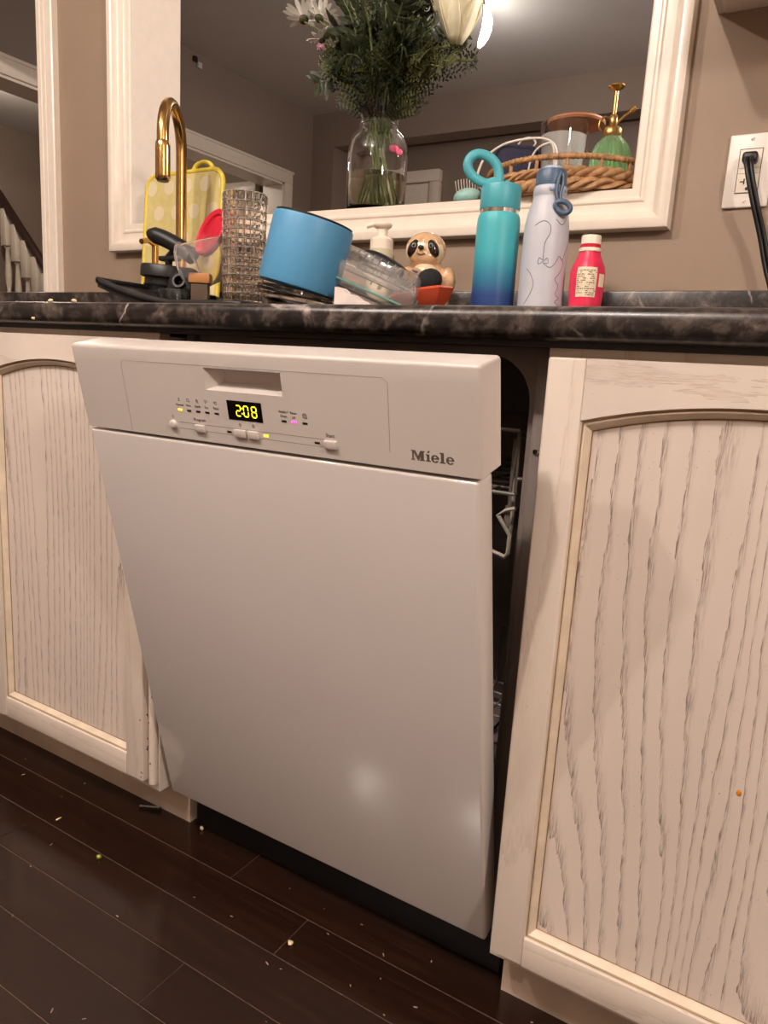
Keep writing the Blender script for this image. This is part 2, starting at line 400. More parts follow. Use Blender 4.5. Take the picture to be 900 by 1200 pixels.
# kitchen shell
struct('wall_right', G().box(3.4, 3.55, -3.1, 5.0, 0, CH), PAINT)
struct('wall_front', G().box(-2.45, 3.55, -3.25, -3.1, 0, CH), PAINT)
g = G(); g.box(-2.45, -2.3, -3.1, .95, 0, CH); g.box(-2.45, -2.3, .95, 3.07, 1.96, CH); g.box(-2.45, -2.3, 3.07, 3.62, 0, CH)
struct('wall_left', g, PAINT2)
struct('ceiling', G().box(-5.2, 3.55, -3.25, 5.0, CH, CH+.1), CEIL)
# back room end wall with bulkhead, recess behind it
g = G(); g.box(-2.3, -2.127, 3.36, 3.62, 0, CH); g.box(-2.127, 3.4, 3.36, 3.50, 2.232, CH)
struct('wall_far', g, PAINT2)
struct('wall_alcove', G().box(-2.3, 3.4, 3.62, 3.77, 0, CH), PAINT2)
# hall
struct('wall_hall', G().box(-4.81, -4.66, -.2, 3.7, 0, CH), PAINT2)
struct('wall_hall_end', G().box(-4.66, -2.45, 3.42, 3.57, 0, CH), PAINT2)
struct('wall_hall_front', G().box(-4.66, -2.45, -.35, -.2, 0, CH), PAINT2)

def ring(g, x0, x1, z0, z1, prof, yw, sgn=-1, sides=4):
    """mitred moulding round a rectangle in the XZ plane: prof = (outward offset, height off the wall)"""
    m = len(prof); vs = []
    for (cx, cz, dx, dz) in ((x0, z0, -1, -1), (x1, z0, 1, -1), (x1, z1, 1, 1), (x0, z1, -1, 1)):
        vs += [(cx+dx*d, yw+sgn*h, cz+dz*d) for d, h in prof]
    fs = []
    for i in range(4):
        j = (i+1) % 4
        fs += [(i*m+k, j*m+k, j*m+k+1, i*m+k+1) for k in range(m-1)]
    g.add(vs, fs)
prof = [(0, -.02), (0, .010), (.002, .012), (.014, .012), (.0155, .0145), (.018, .0165), (.022, .0165), (.025, .0135), (.033, .0125), (.041, .014), (.046, .018), (.049, .0235), (.051, .027), (.055, .029), (.066, .029), (.0705, .027), (.0725, .022), (.0725, -.002)]
g = G(); ring(g, PX0, PX1, PZ0, PZ1, prof, YW0)
t1 = struct('trim_1', g, TRIM, smooth=25); tag(t1, 'white moulded casing around the pass-through opening')
g = G(); ring(g, PX0, PX1, PZ0, PZ1, [(0, -.02), (0, .012), (.06, .018), (.07, 0)], YW1, 1); obj('rear_casing', g, TRIM, t1, 25)
jt = .006
obj('sill_board', G().box(PX0, PX1, YW0-.01, YW1+.012, PZ0-.012, PZ0), TRIM, t1, 0)
obj('jamb_board', G().box(PX0-.002, PX0+.001, YW0-.008, YW1+.008, PZ0, PZ1), TRIM, t1, 0)
obj('head_board', G().box(PX0, PX1, YW0-.008, YW1+.008, PZ1-.002, PZ1+.002), TRIM, t1, 0)
obj('jamb_board', G().box(PX1-.001, PX1+.002, YW0-.008, YW1+.008, PZ0, PZ1), TRIM, t1, 0)
# casing of the other opening, on the left
cprof = [(0, -.02), (0, .012), (.003, .015), (.016, .015), (.018, .0125), (.021, .0125), (.023, .016), (.037, .016), (.039, .0135), (.042, .0135), (.044, .018), (.06, .018), (.064, .021), (.074, .021), (.077, .018), (.077, -.002)]
g = G(); m = len(cprof)
for z in (LZ0-.0, LZ1-.0005): g.add([(LX1+d, YW0-h, z) for d, h in cprof], [])
g.f += [(k, k+1, m+k+1, m+k) for k in range(m-1)]
t2 = struct('trim_2', g, TRIM, smooth=25); tag(t2, 'white fluted casing at the left edge of the taupe wall')
obj('jamb_board', G().box(LX1-.006, LX1+.001, YW0-.01, YW1+.01, LZ0, LZ1), TRIM, t2, 0)
obj('head_board', G().box(LX0, LX1, YW0-.01, YW1+.01, LZ1-.003, LZ1+.001), TRIM, t2, 0)
obj('head_casing', G().box(LX0-.077, LX1+.077, YW0-.018, YW0, LZ1, LZ1+.077), TRIM, t2, 0)
# wide doorway in the left wall of the back room
g = G(); DZ, DY0, DY1 = 1.957, .95, 3.07
g.box(-2.3, -2.282, DY1, DY1+.077, 0, DZ, bev=.004); g.box(-2.3, -2.282, DY0-.077, DY0, 0, DZ, bev=.004); g.box(-2.3, -2.282, DY0-.077, DY1+.077, DZ, DZ+.078, bev=.004)
g.box(-2.3, -2.276, DY0-.077, DY1+.083, DZ+.064, DZ+.080, bev=.004)
t3 = struct('trim_3', g, TRIM, smooth=30); tag(t3, 'white casing of the wide hall doorway')
obj('jamb_board', G().box(-2.455, -2.295, DY1-.012, DY1+.001, 0, DZ), TRIM, t3, 0)
obj('head_board', G().box(-2.455, -2.295, DY0, DY1, DZ-.012, DZ+.001), TRIM, t3, 0)
# closet door in the alcove
def door(n, x0, x1, z1, y, lab):
    g = G().box(x0, x1, y-.035, y, .01, z1, bev=.003); d = struct(n, g, TRIM, smooth=30); tag(d, lab)
    w_ = (x1-x0)
    for a, b in ((.16, .95), (1.06, z1-.13)):
        g = G(); ring(g, x0+.12, x1-.12, a, b, [(-.018, .004), (-.008, .010), (0, .002), (.006, .0)], y-.035); obj('panel_moulding', g, TRIM, d, 30)
    cs = G()
    for a, b, c, e in ((x0-.075, x0-.006, 0, z1+.004), (x1+.006, x1+.075, 0, z1+.004), (x0-.075, x1+.075, z1+.006, z1+.078)): cs.box(a, b, y-.052, y, c, e, bev=.006)
    obj('door_casing', cs, TRIM, d, 30)
door('door_1', -2.02, -1.523, 2.02, 3.619, 'white panelled closet door behind the vase')
door('door_2', -3.62, -2.87, 2.0, 3.419, 'white panelled door at the end of the hall')

# ================================================================== COUNTERTOP
ct = thing('countertop', (.2, .3, .879), 'black marble laminate countertop with rolled edge along the wall', 'countertop')
prof2 = [(.632, .879), (-.02, .879), (-.029, .8805), (-.0345, .885), (-.036, .892), (-.036, .902), (-.0345, .908), (-.030, .9125), (-.023, .9145), (-.010, .914), (.612, .914), (.632, .914)]
g = G(); m = len(prof2)
for x in (-2.29, 1.99): g.add([(x, y, z) for y, z in prof2], [])
g.f += [(k, (k+1) % m, m+(k+1) % m, m+k) for k in range(m)] + [tuple(range(m)), tuple(range(2*m-1, m-1, -1))]
obj('worktop', g, COUNTER, ct, 40)
obj('backsplash', G().box(-2.29, 1.99, .608, .6335, .9135, 1.004, bev=.004), COUNTER, ct, 30)
obj('front_batten', G().box(-2.29, 1.99, -.008, .02, .872, .8795), BLACKP, ct, 0)

# ================================================================== DISHWASHER
DW = thing('dishwasher', (.306, .30, 0), 'white built-in dishwasher with its tilted door ajar between the two cabinets', 'dishwasher')
P0 = Vector((.0072, .0141, .0998)); tv = Vector((0, -.1773, .7473)).normalized(); nv = Vector((0, -tv.z, tv.y))
DM = Matrix(((1, 0, 0, P0.x), (0, tv.y, nv.y, P0.y), (0, tv.z, nv.z, P0.z), (0, 0, 0, 1)))
g = G().box(.004, .594, -.0005, .6515, -.036, 0, DM, bev=.004, seg=3)
door_p = tag(obj('door_panel', g, WHITE, DW, 40), 'plain white lower door panel')
g = G().box(.02, .578, .02, .76, -.052, -.036, DM, bev=.004); obj('door_liner', g, STEEL, DW, 40)
# control panel with the handle recess
bm = bmesh.new()
U0, U1, V0, V1, Wd = 0, .598, .6555, .7685, -.047
hu0, hu1, hv0, hv1 = .2395, .3568, .7215, .7482
iu0, iu1, iv0, iv1, iw = .2545, .352, .7275, .7470, -.020
us = [U0, hu0, hu1, U1]; vs_ = [V0, hv0, hv1, V1]
gr = [[bm.verts.new((u, v, 0)) for v in vs_] for u in us]
bk = {(i, j): bm.verts.new((us[i], vs_[j], Wd)) for i in (0, 3) for j in (0, 3)}
for i in range(3):
    for j in range(3):
        if (i, j) != (1, 1): bm.faces.new((gr[i][j], gr[i+1][j], gr[i+1][j+1], gr[i][j+1]))
inn = [bm.verts.new(p) for p in ((iu0, iv0, iw), (iu1, iv0, iw), (iu1, iv1, iw), (iu0, iv1, iw))]
out = [gr[1][1], gr[2][1], gr[2][2], gr[1][2]]
for k in range(4): bm.faces.new((out[k], inn[k], inn[(k+1) % 4], out[(k+1) % 4]))
bm.faces.new(inn[::-1])
bm.faces.new((bk[0, 0], bk[0, 3], bk[3, 3], bk[3, 0]))
bm.faces.new([gr[i][3] for i in range(4)] + [bk[3, 3], bk[0, 3]]); bm.faces.new([gr[i][0] for i in range(3, -1, -1)] + [bk[0, 0], bk[3, 0]])
bm.faces.new([gr[0][j] for j in range(4)] + [bk[0, 3], bk[0, 0]]); bm.faces.new([gr[3][j] for j in range(3, -1, -1)] + [bk[3, 0], bk[3, 3]])
bm.normal_update()
ed = []
for e in bm.edges:
    a, b = e.verts[0].co, e.verts[1].co
    def onb(p): return (abs(p.x-U0) < 1e-6 or abs(p.x-U1) < 1e-6, abs(p.y-V1) < 1e-6, abs(p.z) < 1e-6)
    A, B = onb(a), onb(b)
    if (A[2] and B[2]) and ((A[0] and B[0] and abs(a.x-b.x) < 1e-6) or (A[1] and B[1])): ed.append(e)
    elif A[1] and B[1] and A[0] and B[0] and abs(a.x-b.x) < 1e-6: ed.append(e)
bmesh.ops.bevel(bm, geom=ed, offset=.0045, segments=4, profile=.5, affect='EDGES')
CP = obj('control_panel', G().frombm(bm, DM), WHITEP, DW, 40)
def dbox(name, u0, u1, v0, v1, w0, w1, mt, par=CP, bev=0): return obj(name, G().box(u0, u1, v0, v1, w0, w1, DM, bev=bev), mt, par, 30)
# faint seam of the inset fascia field
seam = G()
for a, b in (((.0925, .657), (.0955, .745)), ((.0955, .745), (.099, .7505)), ((.099, .7505), (.49, .7505)), ((.49, .7505), (.4955, .746)), ((.4955, .746), (.4935, .672))):
    pa, pb = Vector((*a, .00002)), Vector((*b, .00002)); seam.tube([pa, pb], .00028, 4, M=DM)
obj('fascia_seam', seam, simple('soft_seam_line', srgb(150, 138, 128), .6), CP, 0)
sl = G(); sl.tube([(.183, .6770, 0), (.409, .6772, 0)], .0002, 4, M=DM); sl.tube([(.183, .6690, 0), (.409, .6683, 0)], .0002, 4, M=DM)
obj('button_strip_line', sl, PRINT, CP, 0)
disp = dbox('display', .2707, .3235, .6882, .7115, -.001, .0004, BLACKG)
SEG = {'0': 'abcdef', '2': 'abged', '8': 'abcdefg'}
def digit(ch, u, v, w_, h, g):
    s = .0014; sk = .0016
    hs = {'a': (v+h, ), 'g': (v+h/2,), 'd': (v,)}
    def P(uu, vv): return (uu + (vv-v)/h*sk*0, vv, .0006)
    for c in SEG[ch]:
        if c in hs:
            vv = hs[c][0]; g.add([P(u+.0004, vv), P(u+.0012, vv+s/2), P(u+w_-.0012, vv+s/2), P(u+w_-.0004, vv), P(u+w_-.0012, vv-s/2), P(u+.0012, vv-s/2)], [(0, 1, 2, 3, 4, 5)], DM)
        else:
            uu = u if c in 'ef' else u+w_; v0 = v+h/2 if c in 'bf' else v; v1 = v0+h/2
            g.add([P(uu, v0+.0004), P(uu+s/2, v0+.0012), P(uu+s/2, v1-.0012), P(uu, v1-.0004), P(uu-s/2, v1-.0012), P(uu-s/2, v0+.0012)], [(0, 1, 2, 3, 4, 5)], DM)
for ch, u in (('2', .2845), ('0', .2962), ('8', .3085)):
    g = G(); digit(ch, u, .6935, .0068, .0125, g); obj('digit', g, YDIG, disp, 0)
for vv in (.6968, .7030):
    g = G(); g.add([(.2936+cos(a)*.0009-.0003, vv+sin(a)*.0009, .0006) for a in [k*pi/4 for k in range(8)]], [tuple(range(8))], DM); obj('colon_dot', g, YDIG, disp, 0)
for i, u in enumerate((.1900, .2055, .2210, .2362, .2517)):
    dbox('indicator_light', u-.0034, u+.0034, .6919, .6942, -.001, .0004, AMB if i == 0 else BLACKP)
for i, u in enumerate((.355, .3692, .3848)):
    dbox('indicator_light', u-.0034, u+.0034, .6919, .6942, -.001, .0004, MAG if i == 1 else BLACKP)
dbox('indicator_light', .2648, .2714, .6710, .6733, -.001, .0004, BLACKP); dbox('indicator_light', .3218, .3290, .6714, .6742, -.001, .0004, AMB); dbox('indicator_light', .3956, .4026, .6710, .6733, -.001, .0004, BLACKP)
for u0, u1 in ((.2125, .2290), (.2775, .2955), (.2985, .3150), (.4095, .4262)):
    dbox('button', u0, u1, .6672, .6768, -.001, .0032, WHITEP, bev=.0012)
obj('power_button', G().lathe([(.0058, -.001), (.0058, .002), (.005, .0032), (.003, .0038), (0, .004)], 24, DM @ T(.1741, .673, 0)), WHITEP, CP, 50)
def dtext(body, u, v, size): return textg(body, size, DM @ T(u, v, .0002))
for s_, u in (('Normal', .1905), ('Pots', .2060), ('Quick', .2212), ('Eco', .2362), ('Rinse', .2517)): obj('printed_word', dtext(s_, u, .6995, .0042), PRINT, CP, 0)
obj('printed_word', dtext('Program', .2210, .6826, .0058), PRINT, CP, 0); obj('printed_word', dtext('Start', .4178, .6822, .0062), PRINT, CP, 0)
for s_, u, v in (('Intake /', .3553, .7040), ('Drain', .3552, .6990), ('Rinse', .3695, .7036), ('aid', .3695, .6986)): obj('printed_word', dtext(s_, u, v, .0042), PRINT, CP, 0)
def icon(u, v, strokes):
    g = G()
    for st in strokes: g.tube([(u+a*.001, v+b*.001, .0001) for a, b in st], .00022, 4, M=DM)
    obj('printed_symbol', g, PRINT, CP, 0)
def circ(cx, cy, r, a0=0, a1=360, n=14): return [(cx+r*cos(radians(a0+(a1-a0)*k/n)), cy+r*sin(radians(a0+(a1-a0)*k/n))) for k in range(n+1)]
icon(.1905, .7062, [[(-2.4, -1.8), (2.4, -1.8)], [(-1.2, 1.8), (1.2, 1.8)], [(-1.8, 0), (1.8, 0)], [(0, -1.8), (0, 0)], [(-1.2, 1.8), (0, 0), (1.2, 1.8)]])
icon(.2058, .7062, [[(-2, -1.8), (-2, 1.8), (1, 1.8), (1.6, 0), (1.6, -1.8), (-2, -1.8)], [(1.6, -1.2), (3, -1.2)]])
icon(.2212, .7062, [[(-1.6, -1.8), (2.6, -1.8)], [(-1.4, -1), (-1.4, 2)], [(-1.4, 2), (.8, 2), (.8, -.6), (-1.4, -.6)], circ(.2, .2, 1.1)])
icon(.2362, .7062, [[(-2.4, 2), (-.4, 2)], [(-1.4, 2), (-1.4, -2)], [(-.9, 2), (-.9, -2)], circ(1, .6, 1.5, -60, 120)])
icon(.2517, .7062, [circ(.4, -.3, 1.8), [(-2, 2), (-2, -1)], [(.4, -.3), (.4, .9)]])
icon(.1750, .6832, [circ(0, 0, 1.6, 120, 420), [(0, 2.2), (0, .4)]])
icon(.2866, .6822, [circ(0, 0, 1.9), [(0, 1.3), (0, 0), (1, 0)]]); icon(.3073, .6826, [circ(0, -.2, 1.7), [(0, 1.2), (0, -.2), (.8, .6)], [(-.5, 2.2), (.5, 2.2)]])
icon(.3850, .7015, [circ(0, 0, 3), circ(-.2, 0, 1.9), [(-2.2, -2), (2.4, 2.2)], [(1.2, -2.9), (3.4, -2.6), (3, -.6)]])
# slab-serif maker's lettering
def lbox(g, x0, y0, x1, y1): g.add([(x0, y0, .0004), (x1, y0, .0004), (x1, y1, .0004), (x0, y1, .0004)], [(0, 1, 2, 3)], LM)
def lpoly(g, pts): g.add([(x, y, .0004) for x, y in pts], [tuple(range(len(pts)))], LM)
LM = DM @ T(.5187, .6668, 0) @ Matrix.Scale(.0505/4.62, 4)
def let_e(g, x):
    cx, cy = x+.42, .36; n = 28
    for k in range(n):
        a0, a1 = radians(10+ (318*k/n)), radians(10+(318*(k+1)/n))
        def q(a, rx, ry): return (cx+rx*cos(a), cy+ry*sin(a))
        lpoly(g, [q(a0, .43, .39), q(a1, .43, .39), q(a1, .17, .25), q(a0, .17, .25)])
    lbox(g, x+.2, .31, x+.84, .44)
def word():
    for nm in ('M', 'i', 'e', 'l', 'e2'):
        g = G()
        if nm == 'M':
            lpoly(g, [(0, 0), (.42, 0), (.42, .12), (.32, .14), (.32, .72), (.72, 0), (.84, 0), (1.02, .36), (1.02, .14), (.92, .12), (.92, 0), (1.48, 0), (1.48, .12), (1.38, .14), (1.38, .86), (1.48, .88), (1.48, 1), (1.02, 1), (.76, .48), (.48, 1), (0, 1), (0, .88), (.12, .86), (.12, .14), (0, .12)])
        if nm == 'i':
            lbox(g, 1.68, .1, 1.98, .74); lbox(g, 1.56, 0, 2.10, .13); lbox(g, 1.58, .62, 1.8, .74); lpoly(g, [(1.70, .86), (1.96, .86), (2.04, 1.08), (1.82, 1.08)])
        if nm == 'e': let_e(g, 2.14)
        if nm == 'l': lbox(g, 3.16, .1, 3.48, 1.04); lbox(g, 3.04, 0, 3.62, .13); lbox(g, 3.04, .92, 3.3, 1.04)
        if nm == 'e2': let_e(g, 3.70)
        obj('logo_letter', g, LOGOM, CP, 0)
word()
# tub front frame with rounded opening, tub box, kick plate
def roundrect(x0, x1, z0, z1, r, n=8):
    pts = []
    for cx, cz, a0 in ((x1-r, z1-r, 0), (x0+r, z1-r, 90), (x0+r, z0+r, 180), (x1-r, z0+r, 270)):
        pts += [(cx+r*cos(radians(a0+90*k/n)), cz+r*sin(radians(a0+90*k/n))) for k in range(n+1)]
    return pts
FY = .054
inner = roundrect(.036, .577, .14, .864, .058, 10); n_ = len(inner)
cx_, cz_ = .3065, .49; outer = []
for x, z in inner:
    dx, dz = x-cx_, z-cz_; sx = (.295/abs(dx)) if abs(dx) > 1e-6 else 1e9
    t_ = min(sx, ((.877-cz_) if dz > 0 else (cz_-.105))/max(abs(dz), 1e-6)); outer.append((cx_+dx*t_, cz_+dz*t_))
g = G(); g.add([(x, FY, z) for x, z in inner] + [(x, FY, z) for x, z in outer] + [(x, FY+.5, z) for x, z in inner] + [(x, FY+.03, z) for x, z in outer], [])
for k in range(n_):
    j = (k+1) % n_
    g.f += [(k, j, n_+j, n_+k), (k, 2*n_+k, 2*n_+j, j), (n_+k, n_+j, 3*n_+j, 3*n_+k)]
g.f.append(tuple(range(2*n_, 3*n_)))
obj('tub_frame', g, DARK, DW, 40)
for a_, b_ in ((.586, .602), (.010, .026)): obj('side_flange', G().box(a_, b_, FY-.012, FY+.02, .11, .874, bev=.003), DARK, DW, 30)
obj('flange_screw', G().lathe([(0, .002), (.003, .0018), (.0042, 0), (.0042, -.001)], 14, frame((.5945, FY-.0125, .752), (1, 0, 0), z=(0, -1, 0))), CHROME, DW, 40)
obj('kick_plate', G().box(.008, .604, .078, .10, 0, .105, bev=.002), BLACKP, DW, 0)
def rack(name, zt, zb, M_):
    g = G(); y0, y1, x0, x1 = .085, .50, .055, .556; r = .0022
    for z in (zt, zb): g.tube([(x0, y0, z), (x1, y0, z), (x1, y1, z), (x0, y1, z)], r*1.2, 6, closed=True)
    for k in range(14):
        x = x0+(x1-x0)*k/13; g.tube([(x, y0, zt), (x, y0+.004, zb), (x, y1-.004, zb), (x, y1, zt)], r, 5)
    for k in range(10):
        y = y0+(y1-y0)*k/9; g.tube([(x1, y, zt), (x1-.004, y, zb), (x0+.004, y, zb), (x0, y, zt)], r, 5)
    return obj(name, g, M_, DW, 40)
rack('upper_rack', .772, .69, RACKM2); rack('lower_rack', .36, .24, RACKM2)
g = G()
g.tube(smoothpath([(.560, .10, .709), (.552, .098, .707), (.551, .098, .70), (.551, .1, .655), (.549, .1, .62)], 3), .0026, 6)
g.tube([(.560, .085, .672), (.548, .085, .668), (.537, .085, .660), (.556, .085, .636), (.5555, .085, .612), (.551, .085, .606), (.532, .085, .611)], .003, 6)
obj('bent_rack_wire', g, RACKM, DW, 40)
g = G().box(.538, .55, .11, .14, .665, .76, bev=.003); g.box(.535, .545, .11, .13, .64, .67, bev=.003); obj('rack_height_lever', g, DARK, DW, 30)

# ================================================================== CABINETS
def arch(x0, x1, zc, rise, n=16):
    xm, h = (x0+x1)/2, (x1-x0)/2
    return [(x0+(x1-x0)*k/n, zc + rise*(1-((x0+(x1-x0)*k/n-xm)/h)**2)) for k in range(n+1)]
def xz(y): return Matrix(((1, 0, 0, 0), (0, 0, -1, y), (0, 1, 0, 0), (0, 0, 0, 1)))   # local (x, z, depth towards -y)
def cabinet(x0, x1, dx0, dx1, other, label, cat, gap_left):
    c = thing('base_cabinet', ((x0+x1)/2, .3, 0), label, cat)
    obj('carcass', G().box(x0+.02, x1-.02, .02, .60, .10, .868), TOEM, c, 0)
    ff = G(); ff.box(x0, x0+.04, 0, .02, .10, .872); ff.box(x1-.04, x1, 0, .02, .10, .872); ff.box(x0+.04, x1-.04, 0, .02, .84, .872); ff.box(x0+.04, x1-.04, 0, .02, .10, .14); ff.box(x0, x0+.02, .02, .6, .10, .868); ff.box(x1-.02, x1, .02, .6, .10, .868)
    obj('face_frame', ff, OAKS, c, 0)
    obj('toe_kick', G().box(x0+.002, x1-.002, .072 if gap_left else .056, .09, 0, .10), TOEM, c, 0)
    zb, zt, st, yf, th = .1215, .862, .042, -.022, .020
    first = None
    for dx0, dx1 in ((dx0, dx1), other):
        d = obj('door', G().box(dx0+.03, dx1-.03, -.008, -.002, zb+.03, zt-.02), OAKP, c, 0)
        M_ = xz(0)
        for a, b in ((dx0, dx0+st), (dx1-st, dx1)): obj('stile', G().box(a, b, yf, yf+th, zb, zt, bev=.003, seg=3), OAKS, d, 40)
        obj('bottom_rail', G().box(dx0+st, dx1-st, yf+.0005, yf+th, zb, zb+.040, bev=.0015), OAKR, d, 40)
        ar = arch(dx0+st, dx1-st, .797, .025)
        poly = [(dx0+st, zt), *ar, (dx1-st, zt)]
        obj('top_rail', G().prism(poly, .002, .0215, M_), OAKR, d, 30)
        # sloping bead round the panel
        ix0, ix1 = dx0+st, dx1-st; loop = [(ix0, zb+.040)] + [(ix1, zb+.040)] + ar[::-1]
        def inset(dd):
            a2 = [(ix0+dd + (ix1-ix0-2*dd)*k/16, z-dd) for k, (x, z) in enumerate(ar)]
            return [(ix0+dd, zb+.040+dd), (ix1-dd, zb+.040+dd)] + a2[::-1]
        for nm, rings in (('bead', [(0, .0185), (.002, .0170), (.0045, .0175), (.009, .0125), (.0105, .0085)]),):
            L = [[(x, -h, z) for x, z in inset(dd)] for dd, h in rings]; k_ = len(L[0]); g = G()
            for r_ in L: g.add(r_, [])
            for i in range(len(L)-1): g.f += [(i*k_+q, i*k_+(q+1) % k_, (i+1)*k_+(q+1) % k_, (i+1)*k_+q) for q in range(k_)]
            obj(nm, g, BEAD, d, 30)
        gl = G().tube([(x, -.0086, z) for x, z in inset(.0108)], .0007, 4, closed=True); gl.tube([(x, -.0180, z) for x, z in inset(.0022)], .0005, 4, closed=True)
        obj('grime_line', gl, simple('grime_in_the_groove', srgb(150, 118, 80), .8, var=.3, vscale=30), d, 0)  # thin brown lines along the grooves of the bead
        first = first or d
    return c, first
cl, dl = cabinet(-.93, -.002, -.455, -.020, (-.912, -.477), 'pickled oak base cabinet left of the dishwasher, worn at its lower corner', 'cabinet', True)
cr, dr = cabinet(.614, 1.54, .6205, 1.0555, (1.0785, 1.5135), 'pickled oak base cabinet right of the dishwasher', 'cabinet', False)
# the corner post by the left cabinet: worn rounded end of the face frame
g = G().tube([(-.012, -.006, .116), (-.012, -.006, .86)], .0075, 10); obj('rounded_stile_edge', g, OAKS, cl, 50)
rw = random.Random(11)
for k in range(12):
    x, z = rw.uniform(-.028, -.006), .13+rw.random()**2*.16
    obj('worn_speck', G().ell((x, -.0222 if x < -.019 else -.0135, z), (.0008+rw.random()*.0012, .0005, .0012+rw.random()*.002), 7, 5), GRIME, cl, 0)
obj('orange_food_speck', G().ell((.866, -.0085, .430), (.0025, .001, .0035), 8, 6, ), simple('orange_sauce', srgb(214, 130, 20), .4), dr, 40)
# upper cabinet, top right
uc = thing('wall_cabinet', (1.1, .47, 1.45), 'pale wall cabinet whose underside shows at the top right corner', 'cabinet')
obj('carcass', G().box(.628, 1.7, .33, .6335, 1.452, 2.25), OAKS, uc, 0)
obj('bottom_board', G().box(.640, 1.69, .345, .6335, 1.4505, 1.4525), TRIM, uc, 0)
for a, b in ((.63, 1.16), (1.165, 1.70)): obj('door', G().box(a, b, .309, .329, 1.455, 2.245, bev=.003), OAKP, uc, 30)

# ================================================================== WALL OUTLET
ot = thing('wall_outlet', (.71, .634, 1.2), 'white double outlet with a black plug on the right of the wall', 'outlet')
obj('cover_plate', G().box(.6755, .7455,   .6275, .6338, 1.141, 1.2575, bev=.0028, seg=3), PLATE, ot, 40)
obj('receptacle', G().box(.694, .728, .6262, .6280, 1.1645, 1.2330, bev=.0008), CAPW, ot, 30)
og = G()
for x0, x1, z0, z1 in ((.6936, .7284, 1.164, 1.1648), (.6936, .7284, 1.2328, 1.2336), (.6934, .6942, 1.164, 1.2336), (.7278, .7286, 1.164, 1.2336)): og.box(x0, x1, .6258, .6279, z0, z1)
og.box(.695, .7275, .6258, .6263, 1.2030, 1.2034); og.box(.695, .7275, .6258, .6263, 1.1945, 1.1949); og.box(.706, .7065, .6258, .6263, 1.1945, 1.2034)
obj('receptacle_seam', og, PRINT, ot, 0)
for x0, x1, z0, z1 in ((.7048, .7068, 1.1775, 1.1865), (.6995, .7050, 1.1810, 1.1828), (.7170, .7188, 1.1785, 1.1860)): obj('slot', G().box(x0, x1, .6256, .6264, z0, z1), BLACKP, ot, 0)
obj('ground_hole', G().lathe([(.0028, 0), (.0028, .0006)], 14, frame((.7115, .6262, 1.1705), (1, 0, 0), z=(0, -1, 0))), BLACKP, ot, 40)
for z in (1.2485, 1.1500):
    s_ = obj('screw', G().lathe([(.0033, 0), (.0030, .0010), (0, .0014)], 14, frame((.7105, .6277, z), (1, 0, 0), z=(0, -1, 0))), CAPW, ot, 40)
    obj('screw_slot', G().box(-.0028, .0028, -.0004, .0004, .0008, .0016, frame((.7105, .6277, z), (1, 0, .7), z=(0, -1, 0))), PRINT, s_, 0)
pc = thing('power_cord', (.711, .62, 1.21), 'black power cord plugged into the upper socket of the outlet', 'power cord')
obj('plug', G().box(.700, .7235, .604, .6258, 1.207, 1.2245, bev=.005, seg=3), BLACKP, pc, 40)
for dx in (-.0035, .0035):
    obj('cord', G().tube(smoothpath([(.711+dx*.6, .608, 1.214), (.7125+dx, .594, 1.205), (.7205+dx, .588, 1.175), (.733+dx, .590, 1.135), (.748+dx, .60, 1.09), (.77+dx, .605, 1.02), (.80+dx, .60, .96), (.86+dx, .56, .922), (.98+dx, .5, .919)], 6), .0035, 8), BLACKP, pc, 50)

# ================================================================== ROOM FIXTURES
RTV = Vector((.86, .51, 0)); TOC = Vector((.51, -.86, 0)); UPV = Vector((0, 0, 1))
CZ = .9145                      # counter surface
SZ = PZ0                        # sill surface
def kitchen_lamp(loc, label):
    t = thing('ceiling_lamp', (loc.x, loc.y, CH), label, 'ceiling lamp', 'kitchen ceiling lamps')
    obj('canopy', G().lathe([(.06, CH-.0005), (.06, CH-.02), (.05, CH-.028), (.012, CH-.03), (.012, loc.z+.075), (.03, loc.z+.07), (.034, loc.z+.05), (0, loc.z+.05)], 24, T(loc.x, loc.y, 0)), CHROME, t, 40)
    obj('bulb', G().ell((loc.x, loc.y, loc.z+.05), (.026, .026, .03), 16, 10), BULBW, t, 60)
for l_, n_2 in ((LAMP_A, 'chrome kitchen ceiling lamp nearest the left wall'), (LAMP_B, 'chrome kitchen ceiling lamp in front of the dishwasher'), (LAMP_D, 'chrome kitchen ceiling lamp nearest the rear wall')): kitchen_lamp(l_, n_2)
def pendant(L_, label):
    dp = thing('pendant_lamp', (L_.x, L_.y, CH), label, 'pendant lamp')
    obj('canopy', G().lathe([(.06, CH-.0005), (.055, CH-.02), (.01, CH-.03)], 24, T(L_.x, L_.y, 0)), CHROME, dp, 40)
    obj('cord', G().tube([(L_.x, L_.y, CH-.02), (L_.x, L_.y, L_.z+.10)], .004, 8), BLACKP, dp, 40)
    obj('socket', G().lathe([(.012, L_.z+.10), (.03, L_.z+.09), (.032, L_.z+.06), (0, L_.z+.06)], 20, T(L_.x, L_.y, 0)), CHROME, dp, 40)
    obj('bulb', G().ell((L_.x, L_.y, L_.z+.045), (.026, .026, .03), 16, 10), BULBW, dp, 60)
pendant(LAMP_DINE, 'pendant lamp in the back room, right of the opening')
pendant(LAMP_R, 'pendant lamp over the breakfast corner, right of the kitchen')
bl = thing('ceiling_light', (-.58, 2.34, CH), 'chrome ceiling light with glowing curved glass in the room beyond the opening', 'ceiling light')
obj('canopy', G().box(-.66, -.44, 2.25, 2.37, CH-.022, CH-.0005, bev=.004), CHROME, bl, 30)
